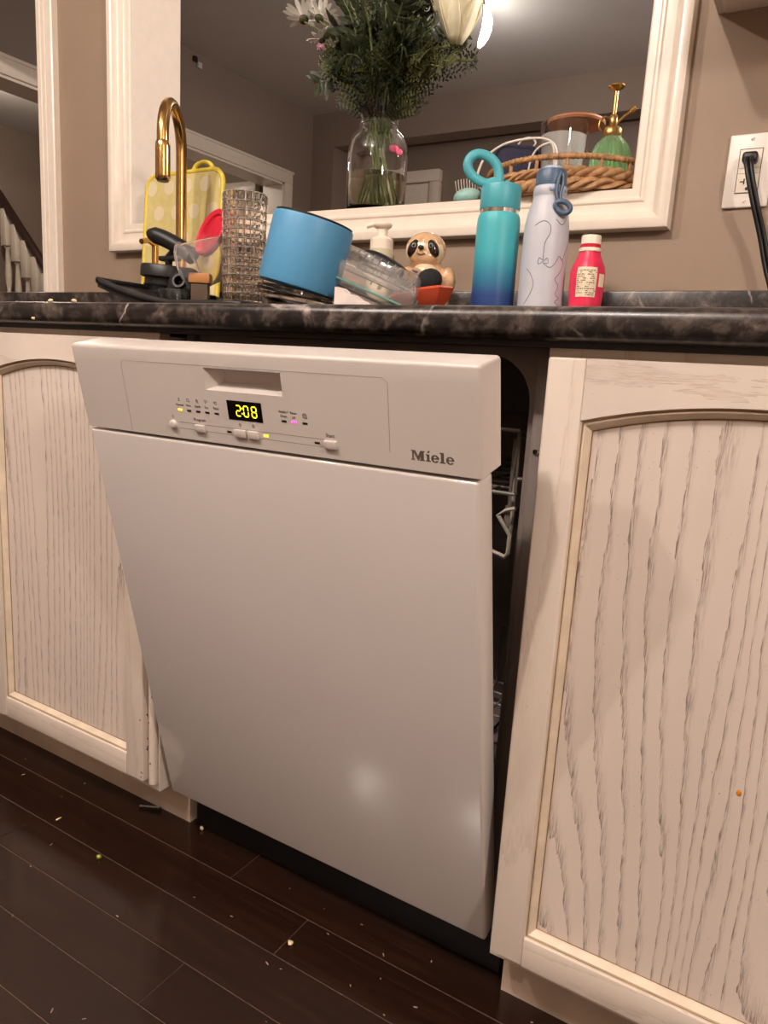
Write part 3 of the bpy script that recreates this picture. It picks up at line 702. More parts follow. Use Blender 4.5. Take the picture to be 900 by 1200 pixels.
for a, b in (((-.62, 2.30, CH-.02), (-.685, 2.46, 2.395)), ((-.52, 2.30, CH-.02), (-.50, 2.18, 2.39))):
    obj('arm', G().tube([a, b], .007, 8), CHROME, bl, 40)
for c_, d_ in (((-.692, 2.47, 2.345), (-.25, .1, -1)), ((-.50, 2.17, 2.345), (.2, -.2, -1))):
    pth = [Vector(c_)+Vector(d_).normalized()*t_ + Vector((.02*(1-(t_/.07)**2), 0, 0)) for t_ in (-.07, -.055, -.03, 0, .03, .055, .07)]
    obj('glass_shade', G().tube(pth, [.010, .018, .022, .023, .021, .015, .006], 14), BULB, bl, 60)
hl = thing('flush_ceiling_light', (-3.6, 1.95, CH), 'small round flush ceiling light in the hall', 'ceiling light')
obj('base', G().lathe([(.10, CH-.0005), (.10, CH-.02), (.08, CH-.028)], 28, T(-3.6, 1.95, 0)), CHROME, hl, 40)
obj('globe', G().lathe([(.09, CH-.02), (.085, CH-.05), (.06, CH-.07), (0, CH-.08)], 28, T(-3.6, 1.95, 0)), WAX, hl, 60)
wh = thing('wall_sensor', (-2.3, 2.31, 2.39), 'tiny black and white sensor high on the back room wall', 'sensor')
obj('housing', G().box(-2.2995, -2.283, 2.315, 2.345, 2.365, 2.395, bev=.004), WAX, wh, 40)
obj('dark_lens', G().box(-2.2995, -2.285, 2.285, 2.312, 2.388, 2.415, bev=.004), BLACKP, wh, 40)
# stair railing in the hall
sr = thing('stair_railing', (-4.2, 2.6, 0), 'white turned balusters under a dark sloping handrail in the hall', 'railing')
def zr(x): return 1.915-(x+4.593)*.995
DRAIL = simple('dark_walnut_handrail', srgb(52, 34, 28), .3, var=.1)
obj('handrail', G().tube([(-4.64, 2.6, zr(-4.64)), (-3.75, 2.6, zr(-3.75))], .034, 10), DRAIL, sr, 50)
obj('stringer', G().prism([(-4.64, 0), (-3.70, 0), (-3.70, zr(-3.7)-.86), (-4.64, zr(-4.64)-.86)], -.03, .03, xz(2.6)), TRIM, sr, 0)
bx0 = -4.525
def baluster(x):
    g = G(); zt = zr(x)-.02; zb = zr(x)-.87
    g.box(x-.033, x+.033, 2.567, 2.633, zt-.26, zt, bev=.003)
    g.lathe([(.02, zt-.24), (.014, zt-.25), (.024, zt-.265), (.014, zt-.285), (.017, zt-.34), (.024, zt-.46), (.022, zt-.52), (.013, zt-.58), (.022, zt-.60), (.022, zb)], 12, T(x, 2.6, 0))
    obj('baluster', g, TRIM, sr, 40)
for k in range(7): baluster(bx0+.117*k)

# ================================================================== ON THE COUNTER
# faucet
fa = thing('faucet', (-.487, .50, CZ), 'tall brushed gold gooseneck faucet in front of the yellow cutting board', 'faucet')
hd = Vector((.082, -.13, 0)); reach = hd.length; hd.normalize(); bx, by = -.487, .50
path = [(bx, by, CZ+.02), (bx, by, 1.10), (bx, by, 1.30)]
for k in range(1, 14):
    a = pi*k/14; path.append((bx+hd.x*(reach/2)*(1-cos(a)), by+hd.y*(reach/2)*(1-cos(a)), 1.30+reach/2*sin(a)*1.02))
ex, ey = bx+hd.x*reach, by+hd.y*reach
path += [(ex, ey, 1.30), (ex, ey, 1.275)]
obj('spout', G().tube(path, .0125, 16), GOLD, fa, 60)
obj('spray_head', G().lathe([(.0125, 1.285), (.0150, 1.280), (.0155, 1.272), (.0158, 1.215), (.0150, 1.207), (.0125, 1.205)], 24, T(ex, ey, 0)), GOLD, fa, 50)
obj('nozzle', G().lathe([(.0125, 1.2062), (.0120, 1.2035), (0, 1.2035)], 20, T(ex, ey, 0)), BLACKP, fa, 40)
obj('base_ring', G().lathe([(.027, CZ), (.027, CZ+.006), (.022, CZ+.012), (.0205, CZ+.07), (.0125, CZ+.078)], 24, T(bx, by, 0)), GOLD, fa, 50)
obj('lever', G().tube([(bx-.02, by-.01, CZ+.055), (bx-.05, by-.015, CZ+.065), (bx-.09, by-.02, CZ+.10)], [.010, .007, .005], 10), GOLD, fa, 50)
sd = thing('soap_pump', (-.565, .50, CZ), 'small gold deck soap pump left of the faucet', 'soap pump')
obj('collar', G().lathe([(.024, CZ), (.026, CZ+.05), (.022, CZ+.085), (.012, CZ+.095), (.012, CZ+.10)], 20, T(-.575, .50, 0)), GOLD, sd, 50)
obj('stem', G().tube([(-.575, .5, CZ+.09), (-.575, .5, CZ+.19)], .0085, 12), GOLD, sd, 50)
obj('nozzle', G().tube([(-.575, .5, CZ+.186), (-.567, .47, CZ+.192), (-.560, .445, CZ+.185)], .0065, 10), GOLD, sd, 50)
# yellow cutting board leaning on the wall
cb = thing('cutting_board', (-.56, .58, CZ), 'cream cutting board with white dots and a yellow rim behind the faucet', 'cutting board')
Mb = frame((0, .566, 0), (1, 0, 0), z=(0, -1, .02))
pts = roundrect(-.70, -.436, .917, 1.288, .035, 6); pts = [(x+(z-1.1)*-.03, z) for x, z in pts]
def bmx(z): return .578 + (1.29-z)*-.035
def bpt(x, z, d=0): return (x, .596 - (1.29-z)*.09 - d, z)
g = G(); n3 = len(pts); g.add([bpt(x, z, .006) for x, z in pts] + [bpt(x, z, 0) for x, z in pts], [tuple(range(n3)), tuple(range(2*n3-1, n3-1, -1))] + [(k, (k+1) % n3, n3+(k+1) % n3, n3+k) for k in range(n3)])
obj('board', g, DOTS, cb, 30)
obj('rim', G().tube([bpt(x, z, .003) for x, z in pts], .0062, 8, closed=True), YELLOW, cb, 50)
obj('hanging_loop', G().tube(smoothpath([bpt(-.545, 1.288, .003), bpt(-.535, 1.302, .003), bpt(-.51, 1.308, .003), bpt(-.487, 1.301, .003), bpt(-.475, 1.288, .003)], 5), .005, 8), YELLOW, cb, 50)
# black drain tray
tr = thing('drain_tray', (-.15, .2, CZ), 'shallow black tray with an upturned left lip under the clear tumbler', 'tray')
g = G(); nx = 24
rows = []
for k in range(nx+1):
    x = -.30+.345*k/nx; lift = max(0, (-.10-x)/.2)**1.6*.040; rows.append((x, CZ+.0015+lift))
vs = []
for x, z in rows: vs += [(x, .12, z+.010), (x, .12, z), (x, .42, z), (x, .42, z+.010)]
fs = []
for k in range(nx): fs += [(4*k+j, 4*k+(j+1) % 4, 4*k+4+(j+1) % 4, 4*k+4+j) for j in range(4)]
fs += [(0, 1, 2, 3), tuple(4*nx+j for j in (3, 2, 1, 0))]
g.add(vs, fs); obj('base', g, BLACKP, tr, 40)
lip = [(x, .12, z+.012) for x, z in rows] + [(x, .42, z+.012) for x, z in reversed(rows)]
obj('lip', G().tube(lip, .006, 8, closed=True), BLACKP, tr, 50)
TZ = CZ+.012
# black jar lid with ribbed neck
jl = thing('black_jar_lid', (-.30, .30, TZ), 'black ribbed plastic jar lid at the left of the drain tray', 'lid')
Mj = T(-.290, .275, .9275) @ Matrix.Rotation(radians(4), 4, 'Y') @ T(0, 0, -.926)
obj('cap', G().lathe([(.0, 1.012), (.050, 1.012), (.0525, 1.009), (.053, .990), (.048, .987)], 36, Mj), BLACKP, jl, 40)
obj('threaded_neck', G().lathe([(.044, .988), (.044, .976), (.0465, .974), (.043, .970), (.042, .962), (.0445, .960), (.042, .957), (.042, .951), (.0445, .949), (.042, .946), (.040, .926), (0, .926)], 36, Mj), BLACKP, jl, 40)
# black scoop handle lying across
sh = thing('black_scoop', (-.28, .29, TZ+.08), 'black plastic scoop with a thick slanted handle resting on the jar lid', 'scoop')
obj('handle', G().tube(smoothpath([(-.325, .27, 1.071), (-.315, .27, 1.073), (-.285, .275, 1.063), (-.25, .28, 1.047), (-.225, .285, 1.033)], 4), [.009]+[.0145]*3+[.016]*10+[.017]*3, 14), BLACKP, sh, 60)
obj('hang_hole_rim', G().ell((-.318, .2605, 1.070), (.010, .003, .005), 12, 8), STEEL, sh, 60)
obj('neck', G().tube([(-.30, .29, 1.010), (-.296, .288, 1.034), (-.275, .286, 1.045)], [.007, .008, .010], 10), BLACKP, sh, 50)
obj('crossbar', G().box(-.320, -.270, .28, .298, 1.026, 1.036, bev=.003), BLACKP, sh, 30)
# small round black funnel
bf = one('black_funnel', G().lathe([(.0, 0), (.034, 0), (.037, .004), (.037, .03), (.026, .044), (.013, .05), (.013, .060), (.009, .060), (.009, .04), (0, .035)], 28, frame((-.205, .262, TZ+.036), (0, 0, 1), z=(.35, -.9, .25))), BLACKP, 'round black plastic funnel lying on its side beside the jar lid', 'funnel', (-.222, .27, TZ), smooth=50)
# red lid and clear deli cup
rl = thing('red_lid', (-.2, .32, TZ), 'round red plastic lid standing tilted behind the clear cup', 'lid')
Mr = frame((-.175, .285, 1.074), (1, .2, -.3), z=(-.25, -.86, .34))
obj('disc', G().lathe([(0, .002), (.033, .002), (.036, .0), (.038, .004), (.044, .006), (.0465, .003), (.0465, -.004), (.043, -.005), (0, -.003)], 40, Mr), REDM, rl, 40)
obj('rim_ring', G().tube([tuple(Mr @ Vector((.0455*cos(a), .0455*sin(a), .004))) for a in [2*pi*k/40 for k in range(40)]], .0028, 8, closed=True), REDM, rl, 50)
dc = thing('clear_deli_cup', (-.20, .28, TZ), 'clear plastic deli cup lying tilted with its mouth to the left', 'cup')
Mc = frame((-.196, .245, 1.004), (0, .3, 1), z=(.80, .30, .30))
obj('wall', G().lathe([(.046, 0), (.040, .055), (.036, .085), (.0, .086), (0, .0845), (.0345, .0835), (.0385, .055), (.0445, .001)], 40, Mc, caps=(False, False)), FROST, dc, 50)
obj('rolled_rim', G().tube([tuple(Mc @ Vector((.047*cos(a), .047*sin(a), 0))) for a in [2*pi*k/40 for k in range(40)]], .0026, 8, closed=True), ACRYL, dc, 50)
wb = thing('wooden_brush', (-.165, .24, TZ), 'wooden dish brush end lying in front of the clear cup', 'brush')
obj('wood_block', G().box(-.020, .020, -.012, .012, -.0095, .0095, T(-.155, .235, .984) @ Matrix.Rotation(radians(30), 4, 'Z'), bev=.003), WOOD, wb, 40)
obj('bristles', G().box(-.016, .016, -.009, .009, -.048, -.0095, T(-.155, .235, .984) @ Matrix.Rotation(radians(30), 4, 'Z'), bev=.002), simple('dark_bristle', srgb(84, 66, 50), .8), wb, 40)
obj('hole_pin', G().lathe([(.0018, 0), (.0018, .0015)], 10, frame((-.149, .2265, .983), (1, 0, 0), z=TOC)), CHROME, wb, 40)
gb = one('glass_food_jar', G().lathe([(0, 0), (.030, 0), (.033, .004), (.033, .03), (.030, .035), (.028, .035), (.030, .03), (.030, .006), (0, .004)], 28, T(-.20, .215, TZ)), glass('pale_aqua_glass', (.75, .92, .9, 1), .05), 'small pale aqua glass dish under the wooden brush', 'dish', (-.2, .215, TZ), smooth=40)
# ribbed clear tumbler
tb = thing('clear_tumbler', (-.062, .25, TZ), 'tall clear tumbler moulded in a brick grid of facets', 'tumbler')
NC, NR, ht, z0 = 16, 13, .202, TZ
vs = []; fs = []
zs = []
for r_ in range(NR):
    za, zb_ = z0+ht*r_/NR, z0+ht*(r_+1)/NR; zs += [(za+.0004, 0), (za+.0025, 1), (zb_-.0025, 1), (zb_-.0004, 0)]
ang = []
for c_ in range(NC):
    a0, a1 = 2*pi*c_/NC, 2*pi*(c_+1)/NC; ang += [(a0+.012, 0), (a0+.07, 1), (a1-.07, 1), (a1-.012, 0)]
m_ = len(zs)
for a, ia in ang:
    for z, iz in zs:
        rr = (.0345+.0035*(z-z0)/ht) + (.0026 if (ia and iz) else 0); vs.append((-.062+rr*cos(a), .25+rr*sin(a), z))
na = len(ang)
for i in range(na):
    j = (i+1) % na; fs += [(i*m_+k, j*m_+k, j*m_+k+1, i*m_+k+1) for k in range(m_-1)]
# inner wall
o_ = len(vs)
for i in range(na):
    a = ang[i][0]; vs += [(-.062+.0315*cos(a), .25+.0315*sin(a), z0+.008), (-.062+.035*cos(a), .25+.035*sin(a), z0+ht)]
for i in range(na):
    j = (i+1) % na; fs += [(o_+2*i, o_+2*i+1, o_+2*j+1, o_+2*j), (i*m_+m_-1, j*m_+m_-1, o_+2*j+1, o_+2*i+1)]
fs.append(tuple(i*m_ for i in reversed(range(na)))); fs.append(tuple(o_+2*i for i in range(na)))
g = G().add(vs, fs); obj('cup_wall', g, glass('tumbler_glass', (.97, .94, .9, 1), .02, 1.35), tb, 20)
for r_ in range(1, NR+1):
    zz = z0+ht*r_/NR; rr = .0350+.0035*(zz-z0)/ht; obj('ridge_ring', G().tube([(-.062+rr*cos(2*pi*k/32), .25+rr*sin(2*pi*k/32), zz) for k in range(32)], .0011, 6, closed=True), ACRYL, tb, 60)  # foggy rings stand in for the bright highlights between facet rows
# blue container on a clear lid
ax = (UPV*cos(radians(13)) + RTV*sin(radians(13)) + TOC*.03).normalized()
Bc = Vector((.102, .22, 1.016)); Mbk = frame(Bc, RTV, z=ax)
bc = thing('blue_container', (.10, .22, CZ+.05), 'sky blue round container tipped to the right on a stack of clear lids', 'container')
obj('body', G().lathe([(0, -.056), (.060, -.056), (.0655, -.0535), (.0675, -.048), (.0675, .050), (.0665, .0545), (.064, .0555), (.0625, .053), (.0625, -.048), (0, -.05)], 56, Mbk), BLUEM, bc, 45)
obj('black_rim', G().lathe([(.0645, .0535), (.0645, .0585), (.059, .0595), (.059, .052)], 48, Mbk, caps=(False, False)), BLACKP, bc, 45)
obj('black_plug', G().lathe([(0, .050), (.060, .050), (.060, .056), (0, .056)], 40, Mbk), BLACKP, bc, 45)
gl_ = thing('clear_glass_lid', (.1, .22, CZ), 'clear ridged glass lid stack tilted under the blue container', 'lid')
ax2 = (UPV*cos(radians(10)) + RTV*sin(radians(10))).normalized()
Mg = frame(Bc-ax*.0575, RTV, z=ax2)
SMOKE = glass('smoky_clear_plastic', (.72, .66, .6, 1), .06, 1.4)
obj('upper_lid', G().lathe([(0, -.002), (.060, -.002), (.066, -.004), (.067, -.009), (.063, -.012), (.062, -.018), (0, -.018)], 48, Mg), SMOKE, gl_, 40)
Mg2 = frame(Vector((.100, .22, CZ+.0178)), RTV, z=(UPV*cos(radians(8))+RTV*sin(radians(8))))
obj('lower_lid', G().lathe([(0, .014), (.056, .014), (.063, .011), (.064, .004), (.060, .0), (.058, -.008), (0, -.008)], 48, Mg2), SMOKE, gl_, 40)
obj('steel_ring', G().lathe([(.0648, .002), (.0665, .004), (.0665, .008), (.0648, .010)], 48, Mg2, caps=(False, False)), CHROME, gl_, 40)
# tilted clear glass dish and towel below it
gd = thing('glass_dish', (.21, .27, CZ+.04), 'clear glass baking dish turned over and slanting down beside the blue container', 'dish')
sl_ = (RTV*.94 - UPV*.34).normalized(); nz_ = (UPV*.86 + RTV*.31 + TOC*.40).normalized()
Md = frame(Vector((.186, .30, .990)), sl_, z=nz_)
bm = bmesh.new(); bmesh.ops.create_cube(bm, size=1)
for p in bm.verts: p.co = Vector((p.co.x*.165, p.co.y*.115, p.co.z*.045))
bmesh.ops.bevel(bm, geom=[e for e in bm.edges], offset=.014, segments=4, profile=.5, affect='EDGES')
bot = [f for f in bm.faces if f.calc_center_median().z < -.0224]
bmesh.ops.delete(bm, geom=bot, context='FACES')
bmesh.ops.solidify(bm, geom=bm.faces[:], thickness=.0035)
obj('glass_wall', G().frombm(bm, Md), ACRYL, gd, 45)
g = G()
for k in range(11):
    x = -.066+.0132*k; g.tube([(x, -.042, .0232), (x, .042, .0232)], .0013, 6, M=Md)
obj('moulded_rib', g, ACRYL, gd, 50)['kind'] = 'stuff'
rr_ = roundrect(-.085, .085, -.06, .06, .018, 5)
obj('teal_gasket', G().tube([tuple(Md @ Vector((x, y, -.004))) for x, y in rr_], .0022, 8, closed=True), simple('teal_gasket_rubber', srgb(120, 178, 168), .4, trans=.3), gd, 50)
obj('rolled_rim', G().tube([tuple(Md @ Vector((x, y, -.021))) for x, y in rr_], .0042, 8, closed=True), ACRYL, gd, 50)
tw = thing('paper_towel', (.22, .21, CZ), 'folded white paper towel under the slanting glass dish', 'paper towel')
for k, (a, b, y0, y1) in enumerate(((.045, .003, .20, .222), (.036, .002, .225, .245))):
    g = G(); N_ = 14; vs = []
    for i in range(N_+1):
        s = i/N_; x = .178+.088*s+.002*sin(s*17+k); zt = CZ+.004+(a*(1-s)**.8)+.0015*sin(s*23+k*2); y_ = y0+.004*sin(s*9+k); vs += [(x, y_, CZ+.0003), (x, y_, zt), (x, y1, zt), (x, y1, CZ+.0003)]
    fs = []
    for i in range(N_): fs += [(4*i+j, 4*i+(j+1) % 4, 4*i+4+(j+1) % 4, 4*i+4+j) for j in range(4)]
    fs += [(0, 1, 2, 3), tuple(4*N_+j for j in (3, 2, 1, 0))]
    g.add(vs, fs); obj('fold', g, PAPER, tw, 60)
bh = one('black_pan_handle', G().tube(smoothpath([(.135, .335, 1.030), (.155, .34, 1.030), (.185, .35, 1.018), (.215, .365, .995), (.24, .38, .96), (.25, .39, CZ+.008)], 5), [.008]*3+[.0125]*20+[.009]*3, 12), BLACKP, 'black utensil handle sticking up between the blue container and the glass dish', 'utensil', (.25, .39, CZ), smooth=60)
# foaming hand soap
hs = thing('soap_dispenser', (.105, .45, CZ), 'cream foaming hand soap bottle with a leaf label behind the glass dish', 'soap dispenser')
Ms = T(.106, .45, 0)
obj('bottle', G().lathe([(0, CZ), (.0255, CZ), (.027, CZ+.004), (.027, 1.045), (.0262, 1.053), (.0235, 1.060), (.0215, 1.063)], 32, Ms), SOAPL, hs, 50)
obj('pump_collar', G().lathe([(.0222, 1.060), (.0222, 1.079), (.018, 1.083), (.0105, 1.086), (.0102, 1.100), (0, 1.100)], 28, Ms), CAPW, hs, 45)
obj('pump_head', G().lathe([(.0105, 1.099), (.017, 1.103), (.0185, 1.107), (.017, 1.110), (0, 1.111)], 28, Ms), CAPW, hs, 50)
obj('spout', G().tube([(.106, .45, 1.106), (.09, .44, 1.107), (.079, .435, 1.103)], [.006, .005, .0045], 10), CAPW, hs, 50)
lab = G(); aa = math.atan2(TOC.y, TOC.x)
def patch(g, cx, cy, r, a0, a1, z0, z1, n=10):
    vs = [];
    for i in range(n+1):
        a = a0+(a1-a0)*i/n; vs += [(cx+r*cos(a), cy+r*sin(a), z0), (cx+r*cos(a), cy+r*sin(a), z1)]
    g.add(vs, [(2*i, 2*i+2, 2*i+3, 2*i+1) for i in range(n)])
patch(lab, .106, .45, .0273, aa-.8, aa+.6, .955, 1.043); lb = obj('label', lab, CREAM, hs, 60)
lf = G()
for k, (da, dz, w_) in enumerate(((-.55, 1.0, .16), (.1, .992, .24), (-.2, 1.012, .1))):
    vs = []
    for i in range(9):
        s = i/8; hw = .010*sin(pi*s); a = aa+da+(s-.5)*w_*2.2; vs += [(.106+.0276*cos(a), .45+.0276*sin(a), dz+.012*(s-.5)-hw*.6), (.106+.0276*cos(a), .45+.0276*sin(a), dz+.012*(s-.5)+hw*.6)]
    lf.add(vs, [(2*i, 2*i+2, 2*i+3, 2*i+1) for i in range(8)])
obj('leaf_print', lf, simple('leaf_print_green', srgb(110, 120, 84), .6), lb, 60)

# raccoon-faced figurine (sloth) with sponge bowl
fg = thing('sloth_figurine', (.225, .43, CZ), 'glazed tan sloth figurine with dark eye patches hugging an orange bowl', 'figurine')
fc = Vector((.222, .43, 0)); fr_ = (TOC*.97 - RTV*.24).normalized(); fx = Vector((-fr_.y, fr_.x, 0))
def fp(r, f, z): return fc + fx*r + fr_*f + UPV*z       # r: to image right, f: toward viewer
Mf = Matrix(((fx.x, -fr_.x, 0, fc.x), (fx.y, -fr_.y, 0, fc.y), (0, 0, 1, 0), (0, 0, 0, 1)))
g = G()
def fe(r, f, z, a, b, c): g.ell((r, -f, z), (a, b, c), 18, 12, Mf)
fe(0, 0, .958, .043, .038, .046); fe(0, .002, .990, .040, .034, .036); fe(.0, .0, 1.018, .029, .026, .022)
fe(-.006, .004, 1.054, .0375, .031, .031); fe(-.006, .012, 1.040, .030, .026, .020); fe(-.008, .028, 1.046, .013, .012, .010)
for s in (-1, 1):
    for k in range(6):
        t_ = k/5; fe(s*(.038+.008*sin(pi*t_)-.024*t_**2), .004+.036*t_, 1.012-.022*sin(pi*t_*.9)+.000*t_, .0125, .0125, .0135)
    fe(s*.042, .026, .930, .020, .026, .015); fe(s*.044, .046, .926, .013, .013, .012)
body = obj('body', g, FURB, fg, 180)
def remesh(o, vox=.0022, it=6):
    md = o.modifiers.new('r', 'REMESH'); md.mode = 'VOXEL'; md.voxel_size = vox
    ms = o.modifiers.new('s', 'SMOOTH'); ms.iterations = it; ms.factor = .5
    dg = bpy.context.evaluated_depsgraph_get(); me = bpy.data.meshes.new_from_object(o.evaluated_get(dg)); o.modifiers.clear()
    o.data = me; me.shade_smooth()
remesh(body)
def fpart(name, r, f, z, a, b, c, mt, rot=0, par=None):
    Mx = Mf @ T(r, -f, z) @ Matrix.Rotation(rot, 4, 'Y'); return obj(name, G().ell((0, 0, 0), (a, b, c), 16, 10, Mx), mt, par or fg, 180)
face = fpart('face_mask', -.006, .0095, 1.050, .0365, .0265, .0315, FURL)
fpart('chest', -.002, .020, 1.012, .024, .018, .018, FURL)
for s in (-1, 1):
    ep = fpart('eye_patch', -.006+s*.018, .0275, 1.053, .0098, .0100, .0165, EYEP, -s*.45)
    ey_ = fpart('eye', -.006+s*.0155, .0365, 1.057, .0042, .0030, .0046, simple('grey_green_eye', srgb(120, 140, 128), .12, coat=1), 0, ep)
    fpart('pupil', -.006+s*.0155, .0388, 1.057, .0022, .0014, .0026, BLACKG, 0, ep)
fpart('nose', -.0075, .0405, 1.0525, .0055, .005, .0045, EYEP)
obj('mouth', G().tube(smoothpath([tuple(fp(-.0075+dx, .0388, 1.0405+abs(dx)*.35)) for dx in (-.008, -.004, 0, .004, .008)], 3), .0007, 6), EYEP, fg, 50)
for s in (-1, 1):
    for k in range(3):
        z = 1.0120-.0062*k; obj('claw', G().tube([tuple(fp(s*.018, .0480, z)), tuple(fp(s*.012, .0535, z-.001)), tuple(fp(s*.007, .054, z-.002))], [.0024, .0022, .0012], 8), simple('grey_claw', srgb(112, 108, 112), .3), fg, 50)
g = G(); pr = [(0, .930), (.026, .930), (.050, .950), (.061, .968), (.058, .972), (.046, .957), (.022, .940), (0, .940)]
g.lathe(pr, 8, Mf @ T(.002, -.050, .955) @ Matrix.Rotation(radians(-12), 4, 'Y') @ T(0, 0, -.951)); obj('bowl', g, ORANGE, fg, 20)
sp_m = frame(fp(.002, .054, .983), fx*.9+UPV*.35, z=fr_)
g = G(); g.ell((-.016, .004, 0), (.024, .022, .017), 16, 10, sp_m); g.ell((.016, .006, .004), (.024, .021, .018), 16, 10, sp_m); g.ell((0, -.006, 0), (.034, .014, .016), 16, 10, sp_m)
sg = one('black_sponge', g, SPONGE, 'black scrubbing sponge sitting in the figurine bowl', 'sponge', tuple(fp(-.006, .042, .962)), smooth=60); remesh(sg, .0018, 3)

# teal bottle
tbx, tby = .366, .40
bt = thing('teal_bottle', (tbx, tby, CZ), 'teal to navy insulated bottle with a loop carry lid', 'water bottle')
Mt = T(tbx, tby, 0)
obj('body', G().lathe([(0, CZ), (.0335, CZ), (.0355, CZ+.003), (.0362, CZ+.01), (.0362, 1.083), (.0355, 1.093), (.034, 1.099), (.0325, 1.102), (0, 1.102)], 56, Mt), TEALM, bt, 50)
obj('steel_band', G().lathe([(.0322, 1.1015), (.0322, 1.1085)], 48, Mt), CHROME, bt, 40)
ld = obj('lid', G().lathe([(.0325, 1.108), (.0335, 1.110), (.0335, 1.142), (.0325, 1.146), (.029, 1.148), (0, 1.148)], 48, Mt), TEALP, bt, 45)
ctr = Vector((tbx, tby, 0)); lp = [(-.006, 1.147), (-.012, 1.152), (-.024, 1.149), (-.038, 1.153), (-.052, 1.163), (-.058, 1.176), (-.054, 1.188), (-.042, 1.194), (-.026, 1.191), (-.013, 1.182), (-.006, 1.168), (-.004, 1.150)]
obj('carry_loop', G().tube(smoothpath([tuple(ctr + RTV*(a-.001) + TOC*.002 + UPV*z) for a, z in lp], 4), .0062, 12, flat=1.3), TEALP, ld, 60)
obj('spout_tab', G().tube([tuple(ctr+RTV*.002+UPV*1.147), tuple(ctr+RTV*.008+UPV*1.152), tuple(ctr+RTV*.018+UPV*1.148)], [.005, .006, .004], 8), TEALP, ld, 50)
# pale bottle
wx, wy = .451, .40
bw = thing('pale_bottle', (wx, wy, CZ), 'pale grey-blue bottle with looping line drawings and a slate lid', 'water bottle')
Mw = T(wx, wy, 0)
wprof = [(0, CZ), (.034, CZ), (.0362, CZ+.004), (.0366, CZ+.012), (.0364, 1.034), (.0362, 1.062), (.0352, 1.082), (.0325, 1.098), (.0290, 1.110), (.0268, 1.118), (.0262, 1.122), (0, 1.122)]
obj('body', G().lathe(wprof, 56, Mw), PALEB, bw, 60)
obj('collar', G().lathe([(.0258, 1.1215), (.0258, 1.1245), (.0266, 1.1255), (.0264, 1.135), (.0250, 1.139), (0, 1.139)], 40, Mw), PALEB, bw, 40)
ld = obj('lid', G().lathe([(.0243, 1.1385), (.0248, 1.141), (.0242, 1.160), (.0225, 1.164), (0, 1.165)], 40, Mw), SLATE, bw, 45)
obj('button', G().lathe([(.0165, 1.163), (.0160, 1.1685), (.013, 1.170), (0, 1.1705)], 32, Mw), LIGHTB, ld, 50)
wc = Vector((wx, wy, 0))
def wp(ang, z, extra=.0004):
    r = 0
    for (r0, z0_), (r1, z1_) in zip(wprof[2:-1], wprof[3:]):
        if z0_ <= z <= z1_: r = r0+(r1-r0)*(z-z0_)/(z1_-z0_)
    a = aa+ang; return (wx+(r+extra)*cos(a), wy+(r+extra)*sin(a), z)
hook = obj('latch_post', G().ell(tuple(wc+TOC*.0255-RTV*.002+UPV*1.133), (.0055, .0055, .0055), 12, 8), LIGHTB, ld, 60)
obj('latch_post', G().ell(tuple(wc+TOC*.016+RTV*.019+UPV*1.133), (.0050, .0050, .0050), 12, 8), LIGHTB, ld, 60)
obj('strap', G().tube(smoothpath([tuple(wc+TOC*.0265+RTV*.010+UPV*1.156), tuple(wc+TOC*.029+RTV*.006+UPV*1.146), tuple(wc+TOC*.030+RTV*.004+UPV*1.125), tuple(wc+TOC*.033+RTV*.008+UPV*1.112)], 4), .0028, 8), SLATE, ld, 60)
obj('strap', G().tube(smoothpath([tuple(wc+TOC*.0265+RTV*.012+UPV*1.156), tuple(wc+TOC*.0285+RTV*.014+UPV*1.14), tuple(wc+TOC*.030+RTV*.011+UPV*1.124), tuple(wc+TOC*.033+RTV*.012+UPV*1.112)], 4), .0024, 8), SLATE, ld, 60)
lc = wc+TOC*.036+RTV*.015+UPV*1.103
obj('finger_loop', G().tube([tuple(lc+(RTV*.95+TOC*.3)*.011*cos(a)+(UPV*.86-RTV*.35)*.010*sin(a)) for a in [2*pi*k/24 for k in range(24)]], .0042, 10, closed=True), SLATE, ld, 60)
for pl in ([(-.75, 1.075), (-.35, 1.082), (-.05, 1.076), (-.02, 1.064), (-.2, 1.05), (-.22, 1.035), (-.22, 1.022)],
           [(-.22, 1.022), (-.4, 1.026), (-.42, 1.017), (-.22, 1.02), (-.05, 1.026), (0, 1.018), (-.2, 1.018), (.1, 1.012), (.35, 1.02), (.5, 1.03), (.7, 1.026), (.85, 1.034), (1.1, 1.05)],
           [(.55, 1.03), (.8, 1.02), (.62, 1.005), (.4, .995), (.6, .985), (.5, .972), (.7, .966), (.5, .96), (.75, .955)],
           [(-.95, 1.01), (-.7, 1.0), (-.55, .985), (-.7, .968), (-.95, .955)],
           [(-.85, .945), (-.6, .95), (-.75, .935), (-.4, .93), (-.1, .945), (.15, .93), (.05, .945), (.4, .935), (.7, .945)],
           [(.2, 1.085), (.5, 1.078), (.75, 1.086), (1.0, 1.10)]):
    dense = smoothpath([(a, z, 0) for a, z in pl], 8); obj('line_drawing', G().tube([wp(p.x, p.y, .00005) for p in dense], .00055, 5), INK, bw, 50)
